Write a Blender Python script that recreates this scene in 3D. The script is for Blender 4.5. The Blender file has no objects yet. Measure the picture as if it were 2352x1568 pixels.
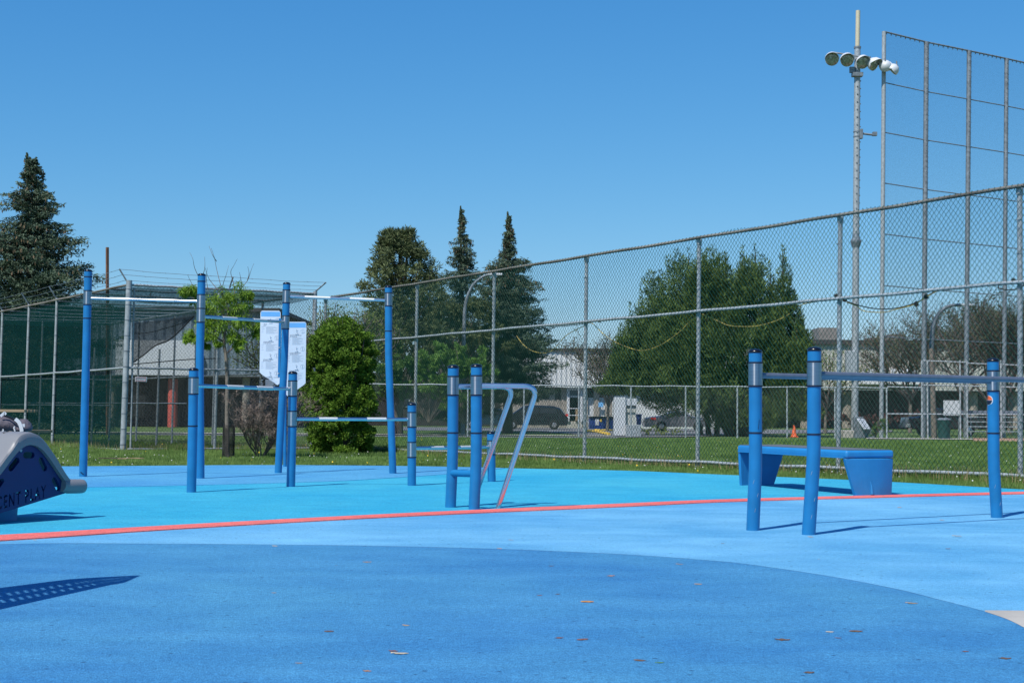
import bpy, math, random
import numpy as np
from mathutils import Vector, Matrix
random.seed(7); rng = np.random.default_rng(7)
C = bpy.context.scene.collection
SC = bpy.context.scene
# ------------------------------------------------------------------ camera, sky, sun, exposure
F = 3400.0                       # focal length in pixels of a 2352 x 1568 picture
CAMH = 0.88
TH = math.atan(155/3400); ROLL = 0.007
cd = bpy.data.cameras.new('camera'); cam = bpy.data.objects.new('camera', cd); C.objects.link(cam)
cd.sensor_width = 36; cd.lens = 36*F/2352; cd.clip_start = 0.1; cd.clip_end = 2000
cam.matrix_world = Matrix.Translation((0, 0, CAMH)) @ Matrix.Rotation(math.pi/2+TH, 4, 'X') @ Matrix.Rotation(ROLL, 4, 'Z')
SC.camera = cam
SUN_EL = math.radians(54); SX, SY = -0.55, -0.80
w = bpy.data.worlds.new('World'); SC.world = w; w.use_nodes = True
nt = w.node_tree; nt.nodes.clear()
sky = nt.nodes.new('ShaderNodeTexSky'); sky.sky_type = 'NISHITA'; sky.sun_disc = False
sky.sun_elevation = SUN_EL; sky.sun_rotation = math.atan2(SX, SY)
sky.air_density = 1.0; sky.dust_density = 0.25; sky.ozone_density = 2.2; sky.altitude = 50
bg = nt.nodes.new('ShaderNodeBackground'); bg.inputs['Strength'].default_value = 0.135
out = nt.nodes.new('ShaderNodeOutputWorld')
sp_ = nt.nodes.new('ShaderNodeSeparateColor'); cb_ = nt.nodes.new('ShaderNodeCombineColor'); nt.links.new(sky.outputs[0], sp_.inputs[0])
for i_, (k_, p_) in enumerate(((0.2106, 1.45), (0.81, 0.886), (2.0, 0.57))):      # clear, deep blue northern sky
    pw = nt.nodes.new('ShaderNodeMath'); pw.operation = 'POWER'; pw.inputs[1].default_value = p_; ml_ = nt.nodes.new('ShaderNodeMath'); ml_.operation = 'MULTIPLY'; ml_.inputs[1].default_value = k_
    nt.links.new(sp_.outputs[i_], pw.inputs[0]); nt.links.new(pw.outputs[0], ml_.inputs[0]); nt.links.new(ml_.outputs[0], cb_.inputs[i_])
nt.links.new(cb_.outputs[0], bg.inputs[0]); nt.links.new(bg.outputs[0], out.inputs[0])
sl = bpy.data.lights.new('sun', 'SUN'); sun = bpy.data.objects.new('sun', sl); C.objects.link(sun)
sl.energy = 5.0; sl.angle = math.radians(0.53); sl.color = (1.0, 0.965, 0.91)
hv = math.hypot(SX, SY)
sdir = Vector((SX/hv*math.cos(SUN_EL), SY/hv*math.cos(SUN_EL), math.sin(SUN_EL)))
sun.rotation_euler = sdir.to_track_quat('Z', 'Y').to_euler(); sun.location = (-20, -20, 40)
SC.view_settings.view_transform = 'Standard'; SC.view_settings.look = 'None'
SC.view_settings.exposure = 0.0; SC.view_settings.gamma = 1.0
SC.cycles.transparent_max_bounces = 24; SC.cycles.max_bounces = 8

# ------------------------------------------------------------------ placing by sight: pixel column/row + distance -> point
R3 = cam.matrix_world.to_3x3()
def ray(x, y): return R3 @ Vector(((x-1176)/F, (784-y)/F, -1.0))
def W(x, y, d):
    r = ray(x, y); t = d/r.y
    return Vector((r.x*t, d, CAMH+r.z*t))
def gz(d): return -0.008*(min(max(d, 18.0), 80.0)-18.0)
def G(x, y):                      # the ground seen at a pixel
    r = ray(x, y); t = CAMH/-r.z
    if r.y*t > 18:
        t = (CAMH-0.144)/(-(r.z+0.008*r.y))
        if t < 0 or r.y*t > 80: t = (CAMH+0.496)/-r.z
    return Vector((r.x*t, r.y*t, CAMH+r.z*t))
def GD(x, d):
    p = W(x, 1000, d); p.z = gz(d); return p
def G0(x, y):                     # level play surface
    r = ray(x, y); t = CAMH/-r.z
    return Vector((r.x*t, r.y*t, 0))
def px(n, d): return n*d/F

# ------------------------------------------------------------------ materials
def lin(c): return tuple((v/12.92 if v <= 0.04045 else ((v+0.055)/1.055)**2.4) for v in c)
def rgb(r, g, b): return lin((r/255, g/255, b/255))
MATS = {}
def mat(name, col, rough=0.6, metal=0.0, var=0.15, scale=6.0, bump=0.0, bscale=40.0, spec=0.5, col2=None, trans=0.0, stretch=None, detail=4, coat=0.0):
    if name in MATS: return MATS[name]
    m = bpy.data.materials.new(name); m.use_nodes = True; t = m.node_tree
    b = t.nodes['Principled BSDF']
    b.inputs['Roughness'].default_value = rough; b.inputs['Metallic'].default_value = metal
    b.inputs['Specular IOR Level'].default_value = spec
    if coat: b.inputs['Coat Weight'].default_value = coat; b.inputs['Coat Roughness'].default_value = 0.1
    tc = t.nodes.new('ShaderNodeTexCoord'); mp = t.nodes.new('ShaderNodeMapping')
    t.links.new(tc.outputs['Object'], mp.inputs[0])
    if stretch: mp.inputs['Scale'].default_value = stretch
    n = t.nodes.new('ShaderNodeTexNoise'); n.inputs['Scale'].default_value = scale; n.inputs['Detail'].default_value = detail
    t.links.new(mp.outputs[0], n.inputs['Vector'])
    r = t.nodes.new('ShaderNodeValToRGB')
    r.color_ramp.elements[0].position = 0.3; r.color_ramp.elements[1].position = 0.7
    a = [max(0, c*(1-var)) for c in col]; c2 = col2 if col2 else [min(1, c*(1+var)) for c in col]
    r.color_ramp.elements[0].color = (*a, 1); r.color_ramp.elements[1].color = (*c2, 1)
    t.links.new(n.outputs['Fac'], r.inputs[0]); t.links.new(r.outputs[0], b.inputs['Base Color'])
    if bump:
        n2 = t.nodes.new('ShaderNodeTexNoise'); n2.inputs['Scale'].default_value = bscale; n2.inputs['Detail'].default_value = 3
        t.links.new(mp.outputs[0], n2.inputs['Vector'])
        bp = t.nodes.new('ShaderNodeBump'); bp.inputs['Strength'].default_value = bump; bp.inputs['Distance'].default_value = 0.02
        t.links.new(n2.outputs['Fac'], bp.inputs['Height']); t.links.new(bp.outputs[0], b.inputs['Normal'])
    if trans:
        tr = t.nodes.new('ShaderNodeBsdfTranslucent'); t.links.new(r.outputs[0], tr.inputs[0])
        mx = t.nodes.new('ShaderNodeMixShader'); mx.inputs[0].default_value = trans
        o = t.nodes['Material Output']
        t.links.new(b.outputs[0], mx.inputs[1]); t.links.new(tr.outputs[0], mx.inputs[2]); t.links.new(mx.outputs[0], o.inputs[0])
    MATS[name] = m; return m

def rubber(name, col, pale, streak=0.5):
    m = bpy.data.materials.new(name); m.use_nodes = True; t = m.node_tree; L = t.links
    b = t.nodes['Principled BSDF']; b.inputs['Roughness'].default_value = 0.85; b.inputs['Specular IOR Level'].default_value = 0.25
    tc = t.nodes.new('ShaderNodeTexCoord')
    def noise(sc, det, vec=(1, 1, 1), rot=0):
        mp = t.nodes.new('ShaderNodeMapping'); mp.inputs['Scale'].default_value = vec; mp.inputs['Rotation'].default_value = (0, 0, rot)
        L.new(tc.outputs['Object'], mp.inputs[0])
        n = t.nodes.new('ShaderNodeTexNoise'); n.inputs['Scale'].default_value = sc; n.inputs['Detail'].default_value = det
        L.new(mp.outputs[0], n.inputs['Vector']); return n
    def ramp(src, p0, p1, c0, c1):
        r = t.nodes.new('ShaderNodeValToRGB'); r.color_ramp.elements[0].position = p0; r.color_ramp.elements[1].position = p1
        r.color_ramp.elements[0].color = (*c0, 1); r.color_ramp.elements[1].color = (*c1, 1)
        L.new(src, r.inputs[0]); return r
    def mix(a, bb, fac, mode='MIX'):
        x = t.nodes.new('ShaderNodeMix'); x.data_type = 'RGBA'; x.blend_type = mode
        if isinstance(fac, float): x.inputs[0].default_value = fac
        else: L.new(fac, x.inputs[0])
        L.new(a, x.inputs[6]); L.new(bb, x.inputs[7]); return x.outputs[2]
    big = ramp(noise(0.55, 6, (1, 0.7, 1), 0.2).outputs['Fac'], 0.36, 0.66, col, pale)          # sun-bleached areas
    st = ramp(noise(1.0, 4, (0.9, 2.0, 1), 0.12).outputs['Fac'], 0.45, 0.75, (0, 0, 0), (1, 1, 1))  # trowel streaks
    pl = t.nodes.new('ShaderNodeRGB'); pl.outputs[0].default_value = (*[min(1, p*1.22+0.02) for p in pale], 1)
    ml = t.nodes.new('ShaderNodeMath'); ml.operation = 'MULTIPLY'; ml.inputs[1].default_value = streak; L.new(st.outputs[0], ml.inputs[0])
    c = mix(big.outputs[0], pl.outputs[0], ml.outputs[0])
    gr = ramp(noise(150, 3).outputs['Fac'], 0.33, 0.67, (0.66, 0.68, 0.71), (1.2, 1.19, 1.16))        # granules
    c = mix(c, gr.outputs[0], 1.0, 'MULTIPLY')
    g2 = ramp(noise(38, 5).outputs['Fac'], 0.32, 0.68, (0.86, 0.87, 0.88), (1.10, 1.10, 1.09)); c = mix(c, g2.outputs[0], 1.0, 'MULTIPLY')
    g3 = ramp(noise(3.2, 6, (1, 1.5, 1), 0.5).outputs['Fac'], 0.35, 0.7, (0.90, 0.93, 0.96), (1.12, 1.07, 1.03)); c = mix(c, g3.outputs[0], 1.0, 'MULTIPLY')
    vo = t.nodes.new('ShaderNodeTexVoronoi'); vo.inputs['Scale'].default_value = 11; vo.inputs['Randomness'].default_value = 1
    L.new(tc.outputs['Object'], vo.inputs['Vector'])
    sp = ramp(vo.outputs['Distance'], 0.07, 0.13, (1, 1, 1), (0, 0, 0))
    vc = t.nodes.new('ShaderNodeSeparateColor'); L.new(vo.outputs['Color'], vc.inputs[0])
    th = t.nodes.new('ShaderNodeMath'); th.operation = 'GREATER_THAN'; th.inputs[1].default_value = 0.45; L.new(vc.outputs[0], th.inputs[0])
    m2 = t.nodes.new('ShaderNodeMath'); m2.operation = 'MULTIPLY'; L.new(sp.outputs[0], m2.inputs[0]); L.new(th.outputs[0], m2.inputs[1])
    m3 = t.nodes.new('ShaderNodeMath'); m3.operation = 'MULTIPLY'; m3.inputs[1].default_value = 0.75; L.new(m2.outputs[0], m3.inputs[0])
    dk = t.nodes.new('ShaderNodeRGB'); dk.outputs[0].default_value = (col[0]*0.3, col[1]*0.28, col[2]*0.3, 1)
    c = mix(c, dk.outputs[0], m3.outputs[0])
    hs = t.nodes.new('ShaderNodeHueSaturation'); hs.inputs['Saturation'].default_value = 1.0; L.new(c, hs.inputs['Color'])
    L.new(hs.outputs[0], b.inputs['Base Color'])
    nb = noise(150, 3)
    bp = t.nodes.new('ShaderNodeBump'); bp.inputs['Strength'].default_value = 0.8; bp.inputs['Distance'].default_value = 0.01
    L.new(nb.outputs['Fac'], bp.inputs['Height']); L.new(bp.outputs[0], b.inputs['Normal'])
    return m

def screen_mat(name, col, open_lo, open_hi, scale=30, trans_col=None):
    """knitted windscreen or netting: open threads let part of the view through"""
    m = bpy.data.materials.new(name); m.use_nodes = True; t = m.node_tree; L = t.links
    t.nodes.remove(t.nodes['Principled BSDF']); o = t.nodes['Material Output']
    d = t.nodes.new('ShaderNodeBsdfDiffuse'); d.inputs[0].default_value = (*col, 1)
    tl = t.nodes.new('ShaderNodeBsdfTranslucent'); tl.inputs[0].default_value = (*col, 1)
    m1 = t.nodes.new('ShaderNodeMixShader'); m1.inputs[0].default_value = 0.3
    L.new(d.outputs[0], m1.inputs[1]); L.new(tl.outputs[0], m1.inputs[2])
    tr = t.nodes.new('ShaderNodeBsdfTransparent')
    tc = t.nodes.new('ShaderNodeTexCoord'); n = t.nodes.new('ShaderNodeTexNoise'); n.inputs['Scale'].default_value = scale; n.inputs['Detail'].default_value = 2
    L.new(tc.outputs['Object'], n.inputs['Vector'])
    r = t.nodes.new('ShaderNodeMapRange'); r.inputs[1].default_value = 0.35; r.inputs[2].default_value = 0.65
    r.inputs[3].default_value = open_lo; r.inputs[4].default_value = open_hi
    L.new(n.outputs['Fac'], r.inputs[0])
    mx = t.nodes.new('ShaderNodeMixShader'); L.new(r.outputs[0], mx.inputs[0]); L.new(m1.outputs[0], mx.inputs[1]); L.new(tr.outputs[0], mx.inputs[2])
    L.new(mx.outputs[0], o.inputs[0]); return m

M = {}
M['navy_rubber'] = rubber('dark blue rubber', (0.0385, 0.2046, 0.4406), (0.0721, 0.2875, 0.4867), 0.35)
M['sky_rubber'] = rubber('light blue rubber', (0.0931, 0.3503, 0.6047), (0.1724, 0.4635, 0.6954), 0.45)
M['cyan_rubber'] = rubber('cyan rubber', (0.0258, 0.3638, 0.5768), (0.0569, 0.4371, 0.6012), 0.25)
M['coral_rubber'] = rubber('coral rubber', (0.8308, 0.1551, 0.1418), (0.8550, 0.2039, 0.1755), 0.15)
M['back_rubber'] = rubber('periwinkle rubber', (0.0676, 0.3043, 0.5723), (0.1028, 0.3809, 0.6094), 0.3)
M['blue'] = mat('blue powder coat', (0.0091, 0.1605, 0.3713), 0.40, 0, 0.11, 7, spec=0.45, bump=0.03, bscale=200, detail=8)
M['blue2'] = mat('bench blue plastic', (0.0144, 0.1926, 0.4503), 0.5, 0, 0.08, 5, bump=0.05, bscale=120)
M['navy'] = mat('dark blue panel', rgb(10, 36, 92), 0.55, 0, 0.06, 5)  # dark blue, deepened further to carry the shade on the rocker's side
M['black'] = mat('black plastic', rgb(12, 12, 22), 0.25, 0, 0.1)
M['ring'] = mat('black seam', rgb(14, 22, 44), 0.6, 0, 0.1)
M['steel'] = mat('brushed steel', (0.34, 0.36, 0.39), 0.32, 1.0, 0.14, 12, stretch=(1, 1, 30))
_t = M['steel'].node_tree; _b = _t.nodes['Principled BSDF']; _b.inputs['Anisotropic'].default_value = 0.85
_g = _t.nodes.new('ShaderNodeTangent'); _g.direction_type = 'RADIAL'; _g.axis = 'Z'; _b.inputs['Anisotropic Rotation'].default_value = 0.25; _t.links.new(_g.outputs[0], _b.inputs['Tangent'])
M['bar'] = mat('steel bar', (0.62, 0.63, 0.66), 0.24, 1.0, 0.08, 10)
M['bar2'] = mat('satin grey bar', (0.17, 0.19, 0.23), 0.36, 0.45, 0.1, 14)
M['grip'] = mat('pale knurled grip', (0.62, 0.62, 0.60), 0.5, 0.35, 0.1, 60)
M['galv'] = mat('galvanised steel', (0.34, 0.37, 0.385), 0.5, 0.2, 0.22, 9, bump=0.05, bscale=60)
M['galvd'] = mat('weathered galvanised steel', (0.185, 0.215, 0.24), 0.55, 0.25, 0.3, 6)
M['railtop'] = mat('weathered rail', (0.13, 0.11, 0.09), 0.8, 0.0, 0.3, 2, col2=(0.24, 0.22, 0.19))
M['wire'] = mat('green coated wire', rgb(8, 66, 60), 0.6, 0, 0.15, spec=0.15)
M['wiregrey'] = mat('grey wire', (0.13, 0.15, 0.155), 0.5, 0.2, 0.15)
M['wiredark'] = mat('dark cage wire', (0.05, 0.07, 0.07), 0.5, 0.1, 0.15)
M['beige'] = mat('beige sleeve', rgb(196, 186, 160), 0.6, 0, 0.05)
M['white'] = mat('white enamel', (0.58, 0.60, 0.62), 0.4, 0, 0.05)
M['board'] = mat('white sign face', (0.68, 0.72, 0.76), 0.45, 0, 0.03)
M['boardblue'] = mat('sign blue header', rgb(110, 175, 225), 0.5, 0, 0.05)
M['ink'] = mat('grey print', rgb(188, 194, 202), 0.6, 0, 0.1)
M['inkdk'] = mat('dark print', rgb(100, 106, 118), 0.6, 0, 0.1)
M['concrete'] = mat('concrete', (0.42, 0.39, 0.34), 0.9, 0, 0.14, 3, bump=0.3, bscale=60)
M['asphalt'] = mat('asphalt', (0.16, 0.16, 0.165), 0.9, 0, 0.15, 5, bump=0.3, bscale=90)
M['bark'] = mat('bark', (0.085, 0.065, 0.05), 0.9, 0, 0.3, 8, bump=0.6, bscale=20)
M['barkgrey'] = mat('grey bark', (0.17, 0.145, 0.12), 0.9, 0, 0.3, 8, bump=0.5, bscale=30)
M['twig'] = mat('twigs', (0.13, 0.105, 0.095), 0.9, 0, 0.3, 4)
M['spruce'] = mat('blue green needles', (0.05, 0.088, 0.055), 0.8, 0, 0.35, 1.6, col2=(0.135, 0.185, 0.12), spec=0.2)
M['spruce2'] = mat('green needles', (0.06, 0.10, 0.06), 0.7, 0, 0.35, 1.6, col2=(0.14, 0.19, 0.115), spec=0.2)
M['pine'] = mat('pine needles', (0.065, 0.095, 0.04), 0.7, 0, 0.35, 1.4, col2=(0.15, 0.18, 0.075), spec=0.2)
M['cedar'] = mat('juniper sprays', (0.05, 0.10, 0.028), 0.75, 0, 0.4, 1.5, col2=(0.15, 0.215, 0.055), spec=0.2)
M['cone'] = mat('brown spruce cones', (0.15, 0.105, 0.06), 0.8, 0, 0.2)
M['leaf'] = mat('fresh bush leaves', (0.09, 0.19, 0.02), 0.65, 0, 0.4, 5, col2=(0.20, 0.34, 0.045), spec=0.15, trans=0.3)
M['leafy'] = mat('yellow green leaflets', (0.12, 0.24, 0.018), 0.55, 0, 0.35, 2.5, col2=(0.25, 0.40, 0.04), spec=0.3, trans=0.35)
M['leafmid'] = mat('mid green leaves', (0.05, 0.13, 0.022), 0.6, 0, 0.4, 1.0, col2=(0.13, 0.24, 0.05), spec=0.3, trans=0.25)
M['leafb'] = mat('bright shrub leaves', (0.085, 0.20, 0.035), 0.6, 0, 0.3, 0.9, col2=(0.19, 0.33, 0.07), spec=0.25, trans=0.3)
M['leafpale'] = mat('pale spring leaves', (0.16, 0.21, 0.06), 0.6, 0, 0.4, 1.5, col2=(0.28, 0.34, 0.09), spec=0.2, trans=0.3)
M['olive'] = mat('olive haze of buds', (0.085, 0.10, 0.045), 0.7, 0, 0.4, 0.6, col2=(0.16, 0.17, 0.08), spec=0.2, trans=0.2)
M['redleaf'] = mat('dark red hedge leaves', (0.09, 0.035, 0.03), 0.7, 0, 0.4, 1.5)
M['grass'] = mat('grass blades', (0.075, 0.155, 0.032), 0.6, 0, 0.35, 1.2, col2=(0.20, 0.30, 0.08), spec=0.2, trans=0.2)
M['dry'] = mat('dry grass', (0.26, 0.20, 0.10), 0.8, 0, 0.3, 2)
M['wood'] = mat('tan plank', (0.30, 0.21, 0.12), 0.8, 0, 0.2, 4, stretch=(1, 14, 14))
M['rust'] = mat('rusty steel pole', (0.16, 0.075, 0.045), 0.8, 0, 0.3, 4)
M['grey_plastic'] = mat('grey moulded plastic', (0.205, 0.205, 0.21), 0.42, 0, 0.05, 3, bump=0.02, bscale=100)
M['mattop'] = mat('grey top mat', (0.11, 0.12, 0.135), 0.7, 0, 0.12, 30)
M['siding'] = mat('cream siding', (0.44, 0.44, 0.39), 0.6, 0, 0.06, 0.8)
M['whitewall'] = mat('white siding', (0.60, 0.61, 0.60), 0.6, 0, 0.05, 0.6)
M['bluesiding'] = mat('blue grey siding', (0.15, 0.205, 0.245), 0.6, 0, 0.08, 0.6)
M['stone'] = mat('aggregate stone wall', (0.30, 0.265, 0.225), 0.9, 0, 0.25, 5, bump=0.3, bscale=6)
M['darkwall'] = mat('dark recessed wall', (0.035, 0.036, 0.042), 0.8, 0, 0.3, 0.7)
M['glass'] = mat('dark window glass', (0.03, 0.035, 0.045), 0.12, 0, 0.2, 2)
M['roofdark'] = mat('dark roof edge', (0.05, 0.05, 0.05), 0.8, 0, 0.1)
M['roofgrey'] = mat('rooftop unit grey', (0.22, 0.20, 0.18), 0.8, 0, 0.2, 2)
M['red'] = mat('faded red column', (0.50, 0.09, 0.07), 0.7, 0, 0.15, 3)
M['orange'] = mat('orange cone plastic', (0.75, 0.12, 0.03), 0.5, 0, 0.08)
M['yellow'] = mat('yellow paint', (0.72, 0.48, 0.06), 0.7, 0, 0.1)
M['dumpblue'] = mat('dumpster blue', rgb(28, 58, 128), 0.5, 0, 0.12)
M['carblack'] = mat('black car paint', (0.012, 0.014, 0.02), 0.2, 0.2, 0.05, coat=1.0)
M['carblue'] = mat('dark teal car paint', (0.02, 0.05, 0.075), 0.2, 0.2, 0.05, coat=1.0)
M['carsilver'] = mat('silver car paint', (0.25, 0.25, 0.27), 0.3, 0.6, 0.04, coat=1.0)
M['tyre'] = mat('tyre rubber', (0.015, 0.015, 0.015), 0.85, 0, 0.1)
M['rim'] = mat('alloy rim', (0.5, 0.5, 0.5), 0.3, 0.8, 0.1)
M['taillight'] = mat('tail light', (0.6, 0.03, 0.02), 0.25, 0, 0.1)
M['soil'] = mat('infield soil', (0.34, 0.20, 0.13), 0.95, 0, 0.15, 3)
M['bagcloth'] = mat('grey bag cloth', rgb(88, 82, 90), 0.85, 0, 0.2, 14, bump=0.4, bscale=40)
M['rope_y'] = mat('yellow rope', (0.03, 0.03, 0.03), 0.7, 0, 0.1, 9, col2=(0.75, 0.56, 0.12))
M['rope_b'] = mat('black rope', (0.02, 0.02, 0.02), 0.7, 0, 0.1)
M['greenscreen'] = screen_mat('green windscreen', (0.008, 0.045, 0.043), 0.16, 0.54, 18)
M['roofnet'] = screen_mat('green roof netting', (0.012, 0.075, 0.072), 0.28, 0.55, 30)
M['blackscreen'] = screen_mat('torn black windscreen', (0.03, 0.032, 0.034), 0.22, 0.42, 30)
M['ballnet'] = screen_mat('fine ball netting', (0.05, 0.07, 0.09), 0.80, 0.92, 18)
M['farmesh'] = screen_mat('distant chain link', (0.16, 0.18, 0.18), 0.68, 0.86, 16)

# ------------------------------------------------------------------ object helpers
def link(o, parent=None, loc=None):
    C.objects.link(o)
    if parent is not None: o.parent = parent
    return o
def tag(o, label=None, cat=None, group=None, kind=None):
    if label: o['label'] = label
    if cat: o['category'] = cat
    if group: o['group'] = group
    if kind: o['kind'] = kind
    return o
def thing(name, loc, label, cat, group=None):
    o = bpy.data.objects.new(name, None); o.empty_display_size = 0.1; C.objects.link(o); o.location = loc
    return tag(o, label, cat, group)
def org(parent):
    v = Vector((0, 0, 0)); p = parent
    while p is not None: v += p.location; p = p.parent
    return v
class MB:
    def __init__(s): s.v = []; s.f = []; s.n = 0
    def add(s, v, f):
        v = np.asarray(v, dtype=float).reshape(-1, 3)
        for q in f: s.f.append(tuple(int(i)+s.n for i in q))
        s.v.append(v); s.n += len(v); return s
    def build(s, name, m, parent=None, smooth=False, bevel=0, at=None, segs=2, loc=None):
        o0 = Vector(at) if at is not None else org(parent)
        v = np.concatenate(s.v) - np.array(o0)
        me = bpy.data.meshes.new(name); me.from_pydata(v.tolist(), [], s.f)
        if smooth: me.polygons.foreach_set('use_smooth', [True]*len(me.polygons))
        me.update(); me.materials.append(m if not isinstance(m, str) else M[m])
        o = bpy.data.objects.new(name, me); link(o, parent)
        if parent is None: o.location = o0
        if bevel:
            b = o.modifiers.new('bevel', 'BEVEL'); b.width = bevel; b.segments = segs; b.limit_method = 'ANGLE'
        if smooth: 
            try: me.set_sharp_from_angle(angle=math.radians(40))
            except Exception: pass
        return o
def np_mesh(name, v, k, m, parent=None, at=None):
    """v: (N*k,3), faces are consecutive groups of k vertices"""
    o0 = np.array(Vector(at) if at is not None else org(parent)); v = np.asarray(v, dtype=np.float32).reshape(-1, 3)-o0.astype(np.float32)
    me = bpy.data.meshes.new(name); n = len(v)//k
    me.vertices.add(len(v)); me.vertices.foreach_set('co', v.ravel().astype(np.float32))
    me.loops.add(n*k); me.loops.foreach_set('vertex_index', np.arange(n*k, dtype=np.int32))
    me.polygons.add(n); me.polygons.foreach_set('loop_start', np.arange(0, n*k, k, dtype=np.int32))
    me.update(calc_edges=True); me.materials.append(M[m] if isinstance(m, str) else m)
    o = bpy.data.objects.new(name, me); link(o, parent)
    if parent is None: o.location = Vector(o0)
    return o
def tube(mb, pts, r, n=12, cap=True):
    P = [Vector(p) for p in pts]; rr = r if hasattr(r, '__len__') else [r]*len(P)
    V = []; fr = None
    for i, p in enumerate(P):
        t = (P[min(i+1, len(P)-1)]-P[max(i-1, 0)]).normalized()
        if fr is None:
            a = Vector((0, 0, 1)) if abs(t.z) < 0.9 else Vector((1, 0, 0)); x = t.cross(a).normalized()
        else: x = (fr-t*fr.dot(t)).normalized()
        fr = x; y = t.cross(x)
        for k in range(n):
            an = 2*math.pi*k/n; V.append(p+(x*math.cos(an)+y*math.sin(an))*rr[i])
    Fc = []
    for i in range(len(P)-1):
        for k in range(n):
            a = i*n+k; b = i*n+(k+1) % n; Fc.append((a, b, b+n, a+n))
    if cap: Fc.append(tuple(range(n-1, -1, -1))); Fc.append(tuple((len(P)-1)*n+k for k in range(n)))
    mb.add([tuple(v) for v in V], Fc); return mb
def box(mb, c, s, rz=0.0, ax=None):
    hx, hy, hz = s[0]/2, s[1]/2, s[2]/2; cs, sn = math.cos(rz), math.sin(rz); V = []
    for z in (-hz, hz):
        for x, y in ((-hx, -hy), (hx, -hy), (hx, hy), (-hx, hy)):
            V.append((c[0]+x*cs-y*sn, c[1]+x*sn+y*cs, c[2]+z))
    mb.add(V, [(3, 2, 1, 0), (4, 5, 6, 7), (0, 1, 5, 4), (1, 2, 6, 5), (2, 3, 7, 6), (3, 0, 4, 7)]); return mb
def prism(mb, poly, off):
    """poly: 3D outline; off: vector of extrusion"""
    n = len(poly); off = Vector(off); A = [Vector(p) for p in poly]; B = [p+off for p in A]
    mb.add([tuple(p) for p in A+B], [tuple(range(n-1, -1, -1)), tuple(range(n, 2*n))]+[(i, (i+1) % n, n+(i+1) % n, n+i) for i in range(n)]); return mb
def lathe(mb, c, prof, n=20, axis=(0, 0, 1)):
    """prof: list of (r, h) along the axis"""
    ax = Vector(axis).normalized(); a = Vector((0, 0, 1)) if abs(ax.z) < 0.9 else Vector((1, 0, 0))
    x = ax.cross(a).normalized(); y = ax.cross(x); c = Vector(c); V = []
    for r, h in prof:
        for k in range(n):
            an = 2*math.pi*k/n; V.append(tuple(c+ax*h+(x*math.cos(an)+y*math.sin(an))*max(r, 1e-4)))
    Fc = []
    for i in range(len(prof)-1):
        for k in range(n): Fc.append((i*n+k, i*n+(k+1) % n, (i+1)*n+(k+1) % n, (i+1)*n+k))
    Fc.append(tuple(range(n-1, -1, -1))); Fc.append(tuple((len(prof)-1)*n+k for k in range(n)))
    mb.add(V, Fc); return mb
def sheet(name, pts, m, z=None, kind='structure', at=(0, 0, 0)):
    mb = MB(); P = [(p[0], p[1], -0.02) for p in pts]
    ar = sum(P[i][0]*P[(i+1) % len(P)][1]-P[(i+1) % len(P)][0]*P[i][1] for i in range(len(P)))
    if ar < 0: P = P[::-1]
    prism(mb, P, (0, 0, z+0.02)); o = mb.build(name, m, None, at=at)
    if kind: o['kind'] = kind
    return o

# ------------------------------------------------------------------ ground
EDGE = [(-900, 1070), (-200, 1069), (140, 1071), (588, 1068), (919, 1070), (1176, 1075), (1435, 1080.5), (1665, 1090), (2000, 1104), (2352, 1124), (2800, 1156), (3600, 1230)]
def smooth(P, n=6):
    Q = []
    for i in range(len(P)-1):
        p0 = P[max(i-1, 0)]; p1 = P[i]; p2 = P[i+1]; p3 = P[min(i+2, len(P)-1)]
        for k in range(n):
            t = k/n
            Q.append(0.5*((2*p1)+(p2-p0)*t+(2*p0-5*p1+4*p2-p3)*t*t+(3*p1-p0-3*p2+p3)*t*t*t))
    Q.append(P[-1]); return Q
edgeW = smooth([G0(x, y) for x, y in EDGE], 5)
ys = [-60, 0, 10, 16, 17, 18, 20, 25, 30, 40, 50, 60, 70, 80, 100, 140, 250, 600]
xs = [-500, -200, -90, -50, -25, -12, -5, 0, 5, 12, 25, 50, 90, 200, 500]
V = [(x, y, (gz(y)-0.015 if y > 17 else -0.03)) for y in ys for x in xs]; nx = len(xs)
mb = MB(); mb.add(V, [(j*nx+i, j*nx+i+1, (j+1)*nx+i+1, (j+1)*nx+i) for j in range(len(ys)-1) for i in range(nx-1)])
gm = bpy.data.materials.new('lawn'); gm.use_nodes = True; t = gm.node_tree; b = t.nodes['Principled BSDF']; b.inputs['Roughness'].default_value = 0.9; b.inputs['Specular IOR Level'].default_value = 0.15
tc = t.nodes.new('ShaderNodeTexCoord')
def nz(sc, det, vec=(1, 1, 1)):
    mp = t.nodes.new('ShaderNodeMapping'); mp.inputs['Scale'].default_value = vec; t.links.new(tc.outputs['Object'], mp.inputs[0])
    n = t.nodes.new('ShaderNodeTexNoise'); n.inputs['Scale'].default_value = sc; n.inputs['Detail'].default_value = det; t.links.new(mp.outputs[0], n.inputs['Vector']); return n
r1 = t.nodes.new('ShaderNodeValToRGB'); r1.color_ramp.elements[0].position = 0.3; r1.color_ramp.elements[1].position = 0.72
r1.color_ramp.elements[0].color = (0.06, 0.12, 0.03, 1); r1.color_ramp.elements[1].color = (0.15, 0.225, 0.075, 1)
t.links.new(nz(7, 8, (1, 0.5, 1)).outputs['Fac'], r1.inputs[0])
r2 = t.nodes.new('ShaderNodeValToRGB'); r2.color_ramp.elements[0].position = 0.35; r2.color_ramp.elements[1].position = 0.7
r2.color_ramp.elements[0].color = (0.78, 0.8, 0.8, 1); r2.color_ramp.elements[1].color = (1.25, 1.18, 1.1, 1)
t.links.new(nz(0.25, 3).outputs['Fac'], r2.inputs[0])
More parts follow.
